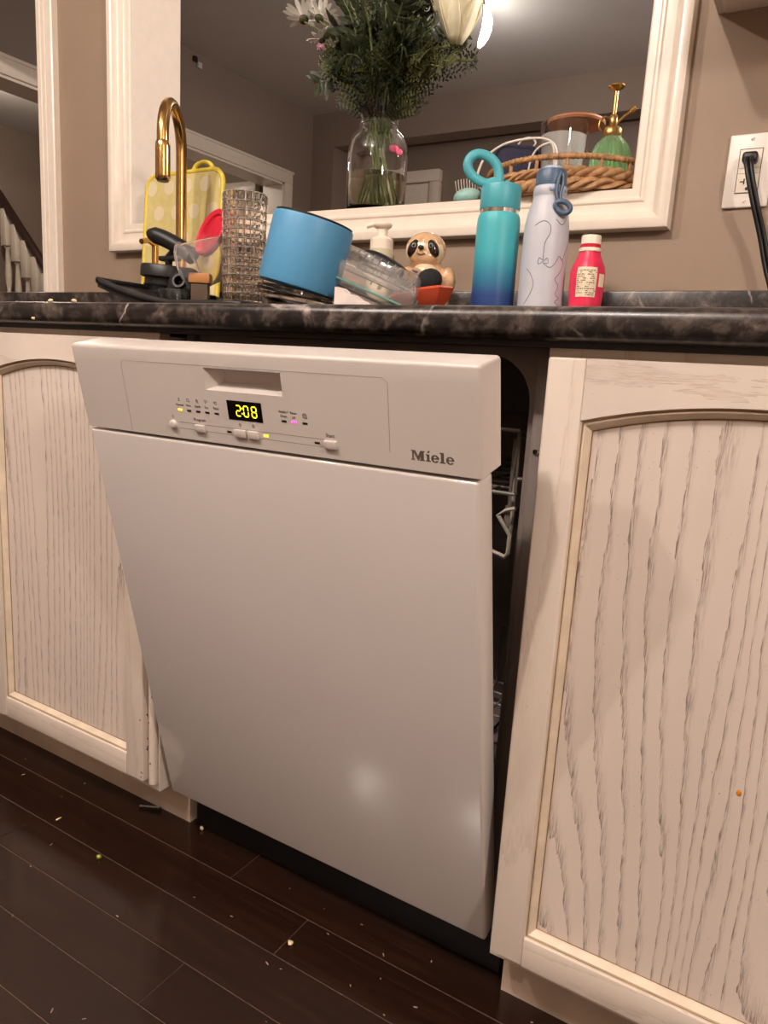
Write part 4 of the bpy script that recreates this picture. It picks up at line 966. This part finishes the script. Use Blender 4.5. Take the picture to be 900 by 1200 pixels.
# pink drink bottle
px_, py_ = .526, .40
pb = thing('drink_bottle', (px_, py_, CZ), 'small pink yogurt drink bottle with a cream cap and printed label', 'bottle')
Mp = T(px_, py_, 0) @ Matrix.Rotation(aa+.5, 4, 'Z')
obj('sleeve', G().lathe([(0, CZ), (.0215, CZ), (.0232, CZ+.004), (.0236, .958), (.0248, .985), (.0252, 1.004), (.0238, 1.014), (.0195, 1.024), (.0158, 1.034), (.0150, 1.038)], 40, Mp, squash=2.6), PINK, pb, 60)
obj('neck_ring', G().lathe([(.0150, 1.037), (.0172, 1.038), (.0176, 1.0405), (.0172, 1.043), (.0150, 1.044)], 36, Mp), CAPW, pb, 50)
obj('red_band', G().lathe([(.0155, 1.0435), (.0158, 1.049), (.0150, 1.0495)], 36, Mp), REDM, pb, 40)
obj('cap', G().lathe([(.0152, 1.0490), (.0152, 1.0605), (.0145, 1.0625), (0, 1.0630)], 40, Mp), CAPW, pb, 40)
lab = G(); ztab = [(.0238, .962), (.0246, .98), (.0252, .995), (.0252, 1.004), (.0240, 1.013)]
def sq(a, r): q = (abs(cos(a))**2.6+abs(sin(a))**2.6)**(-1/2.6); return r*q
def ptab(a, z, e):
    for (r0, z0_), (r1, z1_) in zip(ztab, ztab[1:]):
        if z0_ <= z <= z1_+1e-9: r = r0+(r1-r0)*(z-z0_)/(z1_-z0_); break
    rr = sq(a-(aa+.5), r+e); return (px_+rr*cos(a), py_+rr*sin(a), z)
def ppatch(a0, a1, z0_, z1_, e, n=8, m=5):
    g = G(); vs = []; 
    for i in range(n+1):
        for j in range(m+1): vs.append(ptab(aa+a0+(a1-a0)*i/n, z0_+(z1_-z0_)*j/m, e))
    g.add(vs, [(i*(m+1)+j, (i+1)*(m+1)+j, (i+1)*(m+1)+j+1, i*(m+1)+j+1) for i in range(n) for j in range(m)]); return g
lb = obj('label', ppatch(-.92, .36, .9675, 1.0125, .0004), CREAM, pb, 60); obj('side_label', ppatch(.52, 1.0, .984, 1.0035, .0004), CREAM, pb, 60)
rr2 = random.Random(5); g = G()
for k in range(13):
    z = .970+.0031*k; a = -.86
    while a < .28:
        w_ = rr2.uniform(.05, .2); 
        if rr2.random() < .72: gg = ppatch(a, min(a+w_, .33), z, z+.0011, .0007, 3, 1); g.add(gg.v, gg.f)
        a += w_+.04
obj('fine_print', g, PRINT, lb, 0)

# crumbs and bits
def crumb(loc, s, mt, label, cat='crumb', sq_=(1, 1, 1), grp=None):
    g = G(); rc = random.Random(int(abs(loc[0])*1e4)); bm = bmesh.new(); bmesh.ops.create_icosphere(bm, subdivisions=2, radius=s)
    for v in bm.verts: v.co *= 1+rc.uniform(-.22, .22); v.co = Vector((v.co.x*sq_[0], v.co.y*sq_[1], v.co.z*sq_[2]))
    return one('crumb', g.frombm(bm, T(*loc)), mt, label, cat, loc, grp, smooth=60)
CHEESE = simple('pale_cheese', srgb(232, 208, 166), .6, var=.08)
crumb((-.241, -.018, CZ+.0028), .0032, CHEESE, 'yellowish cheese crumb on the counter edge, nearer the left frame', sq_=(1.5, 1, .9))
crumb((-.180, -.018, CZ+.0028), .0034, CHEESE, 'pale cheese crumb on the counter edge, nearer the dishwasher', sq_=(1.7, 1, .8))
crumb((-.26, -.0375, .8865), .0028, CHEESE, 'cheese shred stuck to the face of the counter edge', sq_=(1.6, .5, .8))
crumb((-.052, -.088, .0042), .0042, simple('green_pea_skin', srgb(150, 160, 50), .4), 'green pea lying on the dark floor', 'pea', (1.1, .9, .95))
crumb((.327, -.049, .003), .004, CHEESE, 'pale bread crumb on the floor in front of the dishwasher', sq_=(1.2, 1, .7))
crumb((-.20, -.06, .0012), .0016, CHEESE, 'tiny crumb on the floor near the left cabinet', sq_=(1, 3.5, .7))
crumb((.03, .068, .004), .0035, CHEESE, 'crumb beside the toe board at the dishwasher corner', sq_=(1, .8, 1.1))
ck = thing('metal_clip', (-.09, .055, 0), 'small dark metal clip on the floor by the left toe board', 'clip')
Mk = frame((-.092, .056, .006), (.88, .48, 0), z=(0, 0, 1))
obj('bar', G().box(-.021, .021, -.0030, .0030, -.0058, .000, Mk, bev=.0012), BLACKP, ck, 40)
obj('spring_tube', G().tube([tuple(Mk @ Vector((-.019, -.001, .0012))), tuple(Mk @ Vector((.019, -.001, .0012)))], .0022, 8), STEEL, ck, 50)
rs = random.Random(21)
g = G()
for k in range(70):
    x, y = rs.uniform(-.6, .75), rs.uniform(-.42, .06); s = rs.uniform(.0005, .0014)
    g.box(-s*rs.uniform(1, 3), s*rs.uniform(1, 3), -s*.6, s*.6, 0, s*.5, T(x, y, 0.0002) @ Matrix.Rotation(rs.uniform(0, 6), 4, 'Z'))
dd_ = obj('floor_dust', g, simple('pale_dust', srgb(160, 136, 112), .9), None, 0); tag(dd_, 'scattered pale dust specks on the dark floor', 'dust', kind='stuff')

# ================================================================== ON THE SILL
vx, vy = -.074, .70
va = thing('glass_vase', (vx, vy, SZ), 'clear glass vase with a flared neck holding a bouquet on the sill', 'vase')
Mv = T(vx, vy, 0)
vout = [(0, SZ), (.062, SZ), (.0655, SZ+.004), (.0668, SZ+.015), (.0682, 1.27), (.0688, 1.306), (.066, 1.332), (.058, 1.349), (.0455, 1.361), (.0405, 1.371), (.0425, 1.381), (.052, 1.400), (.0605, 1.413)]
vin = [(.0585, 1.414), (.050, 1.401), (.0400, 1.381), (.0380, 1.371), (.043, 1.360), (.0555, 1.347), (.0635, 1.331), (.0662, 1.306), (.0656, 1.27), (.0642, SZ+.016), (.06, SZ+.010), (0, SZ+.009)]
obj('glass_wall', G().lathe(vout+vin, 64, Mv), GLASS, va, 60)
obj('water', G().lathe([(0, SZ+.0095), (.0595, SZ+.0105), (.0638, SZ+.0165), (.0650, 1.262), (.0645, 1.266), (0, 1.2655)], 64, Mv), WATER, va, 60)
obj('neck_bead', G().tube([(vx+.0425*cos(a), vy+.0425*sin(a), 1.3725) for a in [2*pi*k/40 for k in range(40)]], .0022, 8, closed=True), GLASS, va, 60)
rb = random.Random(42)
def neck_path(tip, full=True):
    """a stem from the vase foot through the neck to tip"""
    tip = Vector(tip); d = (tip - Vector((vx, vy, 1.372))); h = Vector((d.x, d.y, 0))
    if h.length > 1e-6: h.normalize()
    nk = Vector((vx, vy, 1.374)) + h*rb.uniform(.004, .026); ft = Vector((vx, vy, SZ+.022)) - h*rb.uniform(.008, .040) + Vector((rb.uniform(-.015, .015), rb.uniform(-.015, .015), 0))
    if not full: ft = nk + Vector((rb.uniform(-.012, .012), rb.uniform(-.012, .012), -rb.uniform(.02, .05)))
    mid = nk + (tip-nk)*.5 + UPV*(.04*h.length if h.length else 0) + UPV*.012
    return [ft, ft.lerp(nk, .5), nk, mid, tip]
def leaflet(g, p, d, nrm, L, W):
    d = d.normalized(); s = d.cross(nrm).normalized(); 
    g.add([p, p+d*L*.35+s*W-nrm*W*.2, p+d*L*.75+s*W*.6, p+d*L, p+d*L*.75-s*W*.6, p+d*L*.35-s*W-nrm*W*.2], [(0, 1, 2, 3), (0, 3, 4, 5)])
def sprig(kind, tip, label, grp):
    fl_ = rb.random() < .14; P = neck_path(tip, fl_); pth = smoothpath(P, 6); g = G(); g.tube(pth, .0026 if fl_ else .0014, 6)
    t = thing({'fern': 'fern_frond', 'leafy': 'leafy_sprig', 'fine': 'feathery_sprig'}[kind], tuple(P[0]), label, 'greenery', grp)
    obj('stem', g, STEM, t, 50)
    lg = G(); n = len(pth); i0 = int(n*.52)
    vdir = Vector((rb.uniform(-1, 1), rb.uniform(-1, -.2), rb.uniform(-.2, .4))).normalized()
    for i in range(i0, n):
        s = (i-i0)/(n-1-i0); p = pth[i]; d = (pth[min(i+1, n-1)]-pth[max(i-1, 0)]).normalized()
        sd_ = d.cross(vdir)
        if sd_.length < .1: sd_ = d.cross(Vector((1, 0, 0)))
        sd_.normalize(); nr = sd_.cross(d).normalized()
        for q in (-1, 1):
            if kind == 'fern':
                L = .062*(1-s)**.75+.012; dd = (sd_*q+d*.75+nr*rb.uniform(-.25, .25)).normalized(); m2 = max(3, int(L/.009))
                for j in range(m2):
                    pp = p+dd*L*(j/m2); w2 = dd.cross(nr).normalized(); l2 = .011*(1-j/m2)+.004
                    leaflet(lg, pp, w2+dd*.8, nr, l2, .0024); leaflet(lg, pp, -w2+dd*.8, nr, l2, .0024)
                leaflet(lg, p+dd*L*.9, dd, nr, .012, .002)
            elif kind == 'leafy':
                dd = (sd_*q+d*rb.uniform(.5, 1.1)+nr*rb.uniform(-.6, .6)).normalized(); leaflet(lg, p, dd, nr, rb.uniform(.028, .048), rb.uniform(.006, .0095))
            else:
                for j in range(3):
                    dd = (sd_*q*rb.uniform(.2, .8)+d*1.2+nr*rb.uniform(-.6, .6)).normalized(); leaflet(lg, p+d*.004*j, dd, nr, rb.uniform(.02, .04), .0013)
    lv = obj('leaves', lg, LEAF2 if kind == 'fern' and rb.random() < .5 else LEAF, t, 0); lv['kind'] = 'stuff'
    return t
GR = {'fern': ('dark green lacy fern frond in the bouquet', 'fern fronds in the vase'), 'leafy': ('dark green broad-leaved sprig in the bouquet', 'leafy sprigs in the vase'), 'fine': ('thin feathery green sprig in the bouquet', 'feathery sprigs in the vase')}
tips = []
for k in range(16):
    u = -1+2*(k+.5)/16; tips.append(('fern', (vx+.040+u*.135, vy+rb.uniform(-.11, .07), 1.50+.10*(1-u*u)+rb.uniform(-.05, .06))))
tips += [('fern', p) for p in ((.115, .66, 1.465), (.10, .64, 1.45), (.06, .64, 1.45), (.13, .68, 1.50), (-.185, .66, 1.475), (-.175, .64, 1.47), (-.15, .62, 1.48), (.02, .61, 1.48), (-.08, .60, 1.45), (-.13, .61, 1.47), (.06, .62, 1.47), (.145, .7, 1.475))]
for k in range(20):
    tips.append(('leafy', (vx+.03+rb.uniform(-.115, .14), vy+rb.uniform(-.09, .07), rb.uniform(1.50, 1.70))))
for k in range(16):
    tips.append(('fine', (vx+.01+rb.uniform(-.09, .13), vy+rb.uniform(-.09, .05), rb.uniform(1.60, 1.78))))
tips += [('fern', (vx+.02+.125*sin(k*1.3), vy-.07+.03*cos(k*2.1), 1.47+.04*((k*7) % 5)/5+.02*sin(k))) for k in range(16)]
tips += [('leafy', (vx+.11*sin(k*1.7+.4), vy-.06+.04*cos(k*2.3), 1.45+.04*((k*3) % 5))) for k in range(14)]
for kd, tp in tips:
    la, gr_ = GR[kd]; sd2 = 'left side of the bouquet' if tp[0] < vx-.05 else ('right side of the bouquet' if tp[0] > vx+.06 else 'middle of the bouquet')
    sprig(kd, tp, la.replace('in the bouquet', ('in the ' if sd2[0] == 'm' else 'on the ')+sd2), gr_+', '+sd2)
def daisy(c, axis, r, label):
    c = Vector(c); axis = Vector(axis).normalized(); t = thing('white_daisy', tuple(c), label, 'flower', 'white daisies in the vase')
    M_ = frame(c, (1, .1, .05), z=axis); pt_ = neck_path(tuple(c-axis*.006)); obj('stem', G().tube(smoothpath(pt_, 6), .0020, 6), STEM, t, 50)
    for k in range(17):
        a = 2*pi*k/17+rb.uniform(-.08, .08); L = r*rb.uniform(.88, 1.05); g = G(); w_ = r*.15; el = rb.uniform(.25, .6)
        d = Vector((cos(a)*cos(el), sin(a)*cos(el), sin(el))); s_v = Vector((-sin(a), cos(a), 0)); up_ = d.cross(s_v)
        vs = []
        for i in range(6):
            q = i/5; ww = w_*(.35+1.1*q-.9*q**3)*.9 if q < 1 else w_*.25; p = d*(L*(.12+.88*q))+up_*(-.10*L*q*q)
            vs += [p-s_v*ww, p+s_v*ww, p+s_v*ww*.9+up_*.0008, p-s_v*ww*.9+up_*.0008]
        fs = []
        for i in range(5): fs += [(4*i+j, 4*i+(j+1) % 4, 4*i+4+(j+1) % 4, 4*i+4+j) for j in range(4)]
        g.add(vs, fs, M_); obj('petal', g, PETALW, t, 60)
    obj('calyx', G().ell((0, 0, -.001), (r*.24, r*.24, r*.18), 12, 8, M_), CALYX, t, 60); obj('flower_centre', G().ell((0, 0, .006), (r*.22, r*.22, r*.12), 12, 8, M_), PETALY, t, 60)
daisy((-.300, .70, 1.628), (-.35, .25, .9), .048, 'white daisy at the far left of the bouquet, seen from below')
daisy((-.262, .71, 1.628), (.05, .35, .9), .046, 'white daisy second from the left in the bouquet')
daisy((-.205, .71, 1.653), (.2, .2, .95), .050, 'white daisy with a dark calyx at the top edge of the picture')
daisy((-.222, .67, 1.560), (-.35, -.2, .9), .034, 'small white daisy above the mauve blossoms')
daisy((-.165, .72, 1.665), (.2, .1, .95), .045, 'white daisy half hidden by the leaves at the top of the bouquet')
def blossom(c, r, label, mt=PETALP, grp='mauve blossoms in the vase'):
    c = Vector(c); t = thing('small_blossom', tuple(c), label, 'flower', grp); obj('stem', G().tube(smoothpath(neck_path(tuple(c)), 6), .0012, 5), STEM, t, 50)
    for k in range(7):
        d = Vector((rb.uniform(-1, 1), rb.uniform(-1, .3), rb.uniform(-.7, .9))).normalized(); g = G(); M_ = frame(c+d*r*.5, (rb.random(), rb.random(), .3), z=d)
        g.ell((0, 0, 0), (r*.55, r*.42, r*.16), 10, 6, M_); obj('petal', g, mt, t, 60)
blossom((-.228, .68, 1.550), .018, 'mauve blossom just under the small daisy'); blossom((-.215, .67, 1.517), .015, 'pink-mauve blossom at the left edge of the leaves'); blossom((-.207, .655, 1.505), .013, 'pale pink blossom lowest on the left of the bouquet')
def lily(c, axis, L, label, n=6, mt=PETALY):
    c = Vector(c); axis = Vector(axis).normalized(); t = thing('cream_lily', tuple(c), label, 'flower', 'cream lilies in the vase'); M_ = frame(c, (1, .2, .1), z=axis)
    obj('stem', G().tube(smoothpath(neck_path(tuple(c)), 6), .0022, 6), STEM, t, 50)
    for k in range(n):
        a = 2*pi*k/n; g = G(); vs = []
        d0 = Vector((cos(a), sin(a), 0)); s_v = Vector((-sin(a), cos(a), 0))
        for i in range(9):
            q = i/8; ww = L*.24*sin(pi*min(.97, .12+.86*q))+.0008; rr_3 = L*(.07+.26*sin(pi*q*.62)+.10*q**4); p = d0*rr_3+UPV*(L*q)
            vs += [p-s_v*ww+d0*-.12*ww, p+d0*.16*ww, p+s_v*ww+d0*-.12*ww]
        g.add(vs, [(3*i+j, 3*i+j+1, 3*i+4+j, 3*i+3+j) for i in range(8) for j in range(2)], M_); o = obj('petal', g, mt, t, 80)
        so = o.modifiers.new('thick', 'SOLIDIFY'); so.thickness = .0012
lily((.120, .67, 1.498), (.16, -.22, .95), .125, 'large cream lily at the right of the bouquet')
lily((.060, .70, 1.575), (.1, -.2, .95), .08, 'cream lily bud opening at the top of the bouquet')
fpt = one('fallen_petal', G().ell((0, 0, 0), (.011, .0025, .008), 12, 8, T(-.016, .6725, 1.313) @ Matrix.Rotation(.6, 4, 'Z')).ell((0, 0, 0), (.008, .002, .007), 12, 8, T(-.006, .68, 1.307) @ Matrix.Rotation(.9, 4, 'Z')), PETALR, 'rose pink petal stuck inside the right of the vase', 'petal', (-.012, .674, 1.31), smooth=80)

# hair brush
hb = thing('hair_brush', (.163, .69, SZ), 'mint oval detangling brush with bristles up, on the sill beside the vase', 'brush')
Mh = frame((.166, .685, SZ+.020), (.9, .43, -.06), z=(-.1, -.1, 1))
obj('head', G().ell((0, 0, 0), (.030, .026, .019), 24, 12, Mh), MINT, hb, 70)
g = G()
for i in range(-4, 5):
    for j in range(-3, 4):
        if (i/4.5)**2+(j/3.5)**2 < .95:
            b0 = Vector((i*.0055, j*.006, .012)); g.tube([b0, b0+Vector((i*.0004, j*.0004, .020))], .0006, 4, M=Mh); g.ell(tuple(b0+Vector((i*.0004, j*.0004, .021))), (.0011, .0011, .0011), 6, 4, Mh)
o = obj('bristles', g, WCABLE, hb, 0); o['kind'] = 'stuff'
# wicker tray
kx, ky, kr = .365, .765, .172
bk_ = thing('wicker_basket', (kx, ky, SZ), 'round golden wicker tray with an open rim on the sill', 'basket')
def circ3(r, z, n=96): return [(kx+r*cos(2*pi*k/n), ky+r*sin(2*pi*k/n), z) for k in range(n)]
obj('base', G().lathe([(0, SZ+.0005), (kr-.012, SZ+.0005), (kr-.010, SZ+.006), (0, SZ+.006)], 64, T(kx, ky, 0)), WICKER, bk_, 40)
def braid(z0_, r0, amp, rt_, turns, strands):
    for s_ in range(strands):
        n = 320; pth = []
        for k in range(n):
            a = 2*pi*k/n; ph = turns*a+2*pi*s_/strands; pth.append((kx+(r0+amp*cos(ph))*cos(a), ky+(r0+amp*cos(ph))*sin(a), z0_+amp*1.15*sin(ph+.35*sin(5*a+s_))))
        obj('braid_strand', G().tube(pth, rt_, 7, closed=True, flat=.8), WICKER, bk_, 60)
braid(SZ+.0130, kr-.004, .0055, .0074, 13, 3); braid(SZ+.0315, kr-.003, .0050, .0066, 15, 3)
for k in range(18):
    a = 2*pi*k/18+.07; x, y = kx+(kr-.003)*cos(a), ky+(kr-.003)*sin(a); ln = .05*(1 if k % 2 else -1)*.4
    obj('upright', G().tube([(x, y, SZ+.030), (kx+(kr-.001)*cos(a+ln*.3), ky+(kr-.001)*sin(a+ln*.3), SZ+.058)], .0036, 6), WICKER, bk_, 50)
g = G(); g.tube(circ3(kr-.001, SZ+.059), .0052, 8, closed=True); obj('rim', g, WICKER, bk_, 60)
pth = []
for k in range(900):
    a = 2*pi*k/900; ph = 110*a; pth.append((kx+(kr-.001+.0052*cos(ph))*cos(a), ky+(kr-.001+.0052*cos(ph))*sin(a), SZ+.059+.0052*sin(ph)))
obj('rim_wrap', G().tube(pth, .0013, 5, closed=True), WICKER, bk_, 60)
KB = SZ+.0065
# glass jar candle with wooden lid
cj = thing('candle_jar', (.337, .76, KB), 'clear glass candle jar with white wax and a wooden lid in the wicker tray', 'candle')
Mq = T(.336, .765, 0)
obj('glass_wall', G().lathe([(0, KB), (.040, KB), (.0425, KB+.004), (.0435, 1.25), (.0475, 1.31), (.0490, 1.350), (.0468, 1.350), (.0452, 1.31), (.0412, 1.25), (.040, KB+.008), (0, KB+.007)], 48, Mq), GLASS, cj, 60)
obj('wax', G().lathe([(0, KB+.0075), (.0395, KB+.0085), (.0408, 1.25), (.0447, 1.31), (.0452, 1.326), (0, 1.325)], 48, Mq), WAX, cj, 50)
obj('lid', G().lathe([(0, 1.3505), (.052, 1.3505), (.0575, 1.352), (.0590, 1.356), (.0575, 1.360), (.052, 1.3615), (0, 1.3615)], 48, T(.352, .785, 0)), WOODL, cj, 40)
# plant mister
pm = thing('plant_mister', (.447, .75, KB), 'green ribbed glass plant mister with a brass pump in the wicker tray', 'plant mister')
vs = []; fs = []; prf = [(.001, KB), (.030, KB), (.036, KB+.005), (.0395, 1.235), (.0412, 1.262), (.0385, 1.283), (.031, 1.298), (.021, 1.309), (.0175, 1.313)]
nA = 96; m_ = len(prf)
for i in range(nA):
    a = 2*pi*i/nA; q = abs(sin(a*9))
    for r_, z in prf: vs.append((.440+r_*(1-.06*(1-q))*cos(a), .752+r_*(1-.06*(1-q))*sin(a), z))
for i in range(nA):
    j = (i+1) % nA; fs += [(i*m_+k, j*m_+k, j*m_+k+1, i*m_+k+1) for k in range(m_-1)]
o_ = len(vs); pin = [(.001, KB+.004)]+[(r_-.003, z+(.003 if k == 0 else 0)) for k, (r_, z) in enumerate(prf[1:])]
for i in range(nA):
    a = 2*pi*i/nA; vs += [(.440+r_*cos(a)*.95, .752+r_*sin(a)*.95, z) for r_, z in pin]
for i in range(nA):
    j = (i+1) % nA; fs += [(o_+i*m_+k, o_+i*m_+k+1, o_+j*m_+k+1, o_+j*m_+k) for k in range(m_-1)] + [(i*m_+m_-1, j*m_+m_-1, o_+j*m_+m_-1, o_+i*m_+m_-1)]
fs.append(tuple(i*m_ for i in reversed(range(nA)))); fs.append(tuple(o_+i*m_ for i in range(nA)))
obj('glass_bulb', G().add(vs, fs), GREENG, pm, 60)
Mm = T(.438, .752, 0)
obj('brass_cap', G().lathe([(.0175, 1.310), (.0188, 1.312), (.0188, 1.326), (.0165, 1.329), (.007, 1.330), (.0085, 1.332), (.0085, 1.350), (.006, 1.353), (.0042, 1.354), (.0042, 1.396), (0, 1.396)], 28, Mm), BRASS, pm, 40)
obj('plunger_knob', G().lathe([(0, 1.396), (.005, 1.396), (.013, 1.401), (.0155, 1.404), (.0148, 1.4065), (.006, 1.4085), (0, 1.409)], 28, Mm), BRASS, pm, 50)
bm0 = Vector((.438, .752, 0))
obj('nozzle_arm', G().tube([tuple(bm0+RTV*.006+UPV*1.338), tuple(bm0+RTV*.020+UPV*1.352), tuple(bm0+RTV*.034+UPV*1.363)], .0026, 8), BRASS, pm, 50)
obj('nozzle_tip', G().tube([tuple(bm0+RTV*.031+UPV*1.361), tuple(bm0+RTV*.040+UPV*1.368)], [.0052, .0062], 10), BRASS, pm, 50)
obj('finger_hook', G().tube(smoothpath([tuple(bm0+RTV*a+UPV*z) for a, z in ((-.006, 1.345), (-.016, 1.349), (-.025, 1.342), (-.027, 1.330), (-.022, 1.322))], 4), .0022, 8), BRASS, pm, 50)
obj('dip_tube', G().tube([(.440, .752, KB+.01), (.440, .752, 1.31)], .0026, 8), WCABLE, pm, 50)
# navy case, cables, small things
nc = thing('navy_case', (.25, .745, KB), 'rounded navy zip case in the wicker tray', 'case')
Mn = frame((.245, .745, KB+.062), RTV, z=UPV)
obj('shell', G().box(-.046, .046, -.028, .028, -.062, .062, Mn, bev=.022, seg=4), NAVY, nc, 60)
obj('zip', G().tube([tuple(Mn @ Vector((x, -.0, z))) for x, z in roundrect(-.0468, .0468, -.0628, .0628, .022, 5)], .0016, 6, closed=True), BLACKP, nc, 50)
c1 = one('white_cable', G().tube(smoothpath([(.225, .70, KB+.004), (.19, .68, KB+.04), (.190, .69, 1.270), (.205, .70, 1.292), (.235, .705, 1.308), (.28, .71, 1.314), (.315, .712, 1.311), (.338, .708, 1.296), (.348, .70, 1.270), (.352, .69, 1.24), (.36, .68, KB+.004)], 6), .0026, 8), WCABLE, 'white charging cable arching over the navy case in front of the candle jar', 'cable', (.27, .70, KB), smooth=60)
c2 = one('white_cable', G().tube(smoothpath([(.235, .79, KB+.004), (.222, .785, 1.29), (.232, .782, 1.330), (.255, .78, 1.338), (.272, .775, 1.325), (.268, .77, 1.31), (.285, .775, 1.29), (.29, .80, KB+.004)], 6), .002, 8), WCABLE, 'thin pale cable loop standing up behind the navy case', 'cable', (.25, .78, KB), smooth=60)
c3 = one('white_cable', G().tube(smoothpath([(.30, .70, KB+.003), (.295, .69, 1.245), (.305, .685, 1.278), (.325, .685, 1.292), (.343, .69, 1.285), (.35, .70, KB+.003)], 6), .002, 8), WCABLE, 'white earphone loop in front of the candle jar', 'cable', (.32, .69, KB), smooth=60)
bb = thing('blue_trinket', (.393, .72, KB), 'small shiny dark and blue trinket between the candle jar and the mister', 'trinket')
obj('dark_bead', G().ell((.386, .72, KB+.040), (.012, .012, .013), 14, 9), BLACKG, bb, 60)
obj('blue_bead', G().ell((.404, .725, KB+.036), (.011, .011, .014), 14, 9), simple('blue_glaze', srgb(70, 90, 150), .15), bb, 60)
obj('stand', G().box(.376, .412, .71, .735, KB, KB+.028, bev=.004), BLACKP, bb, 40)
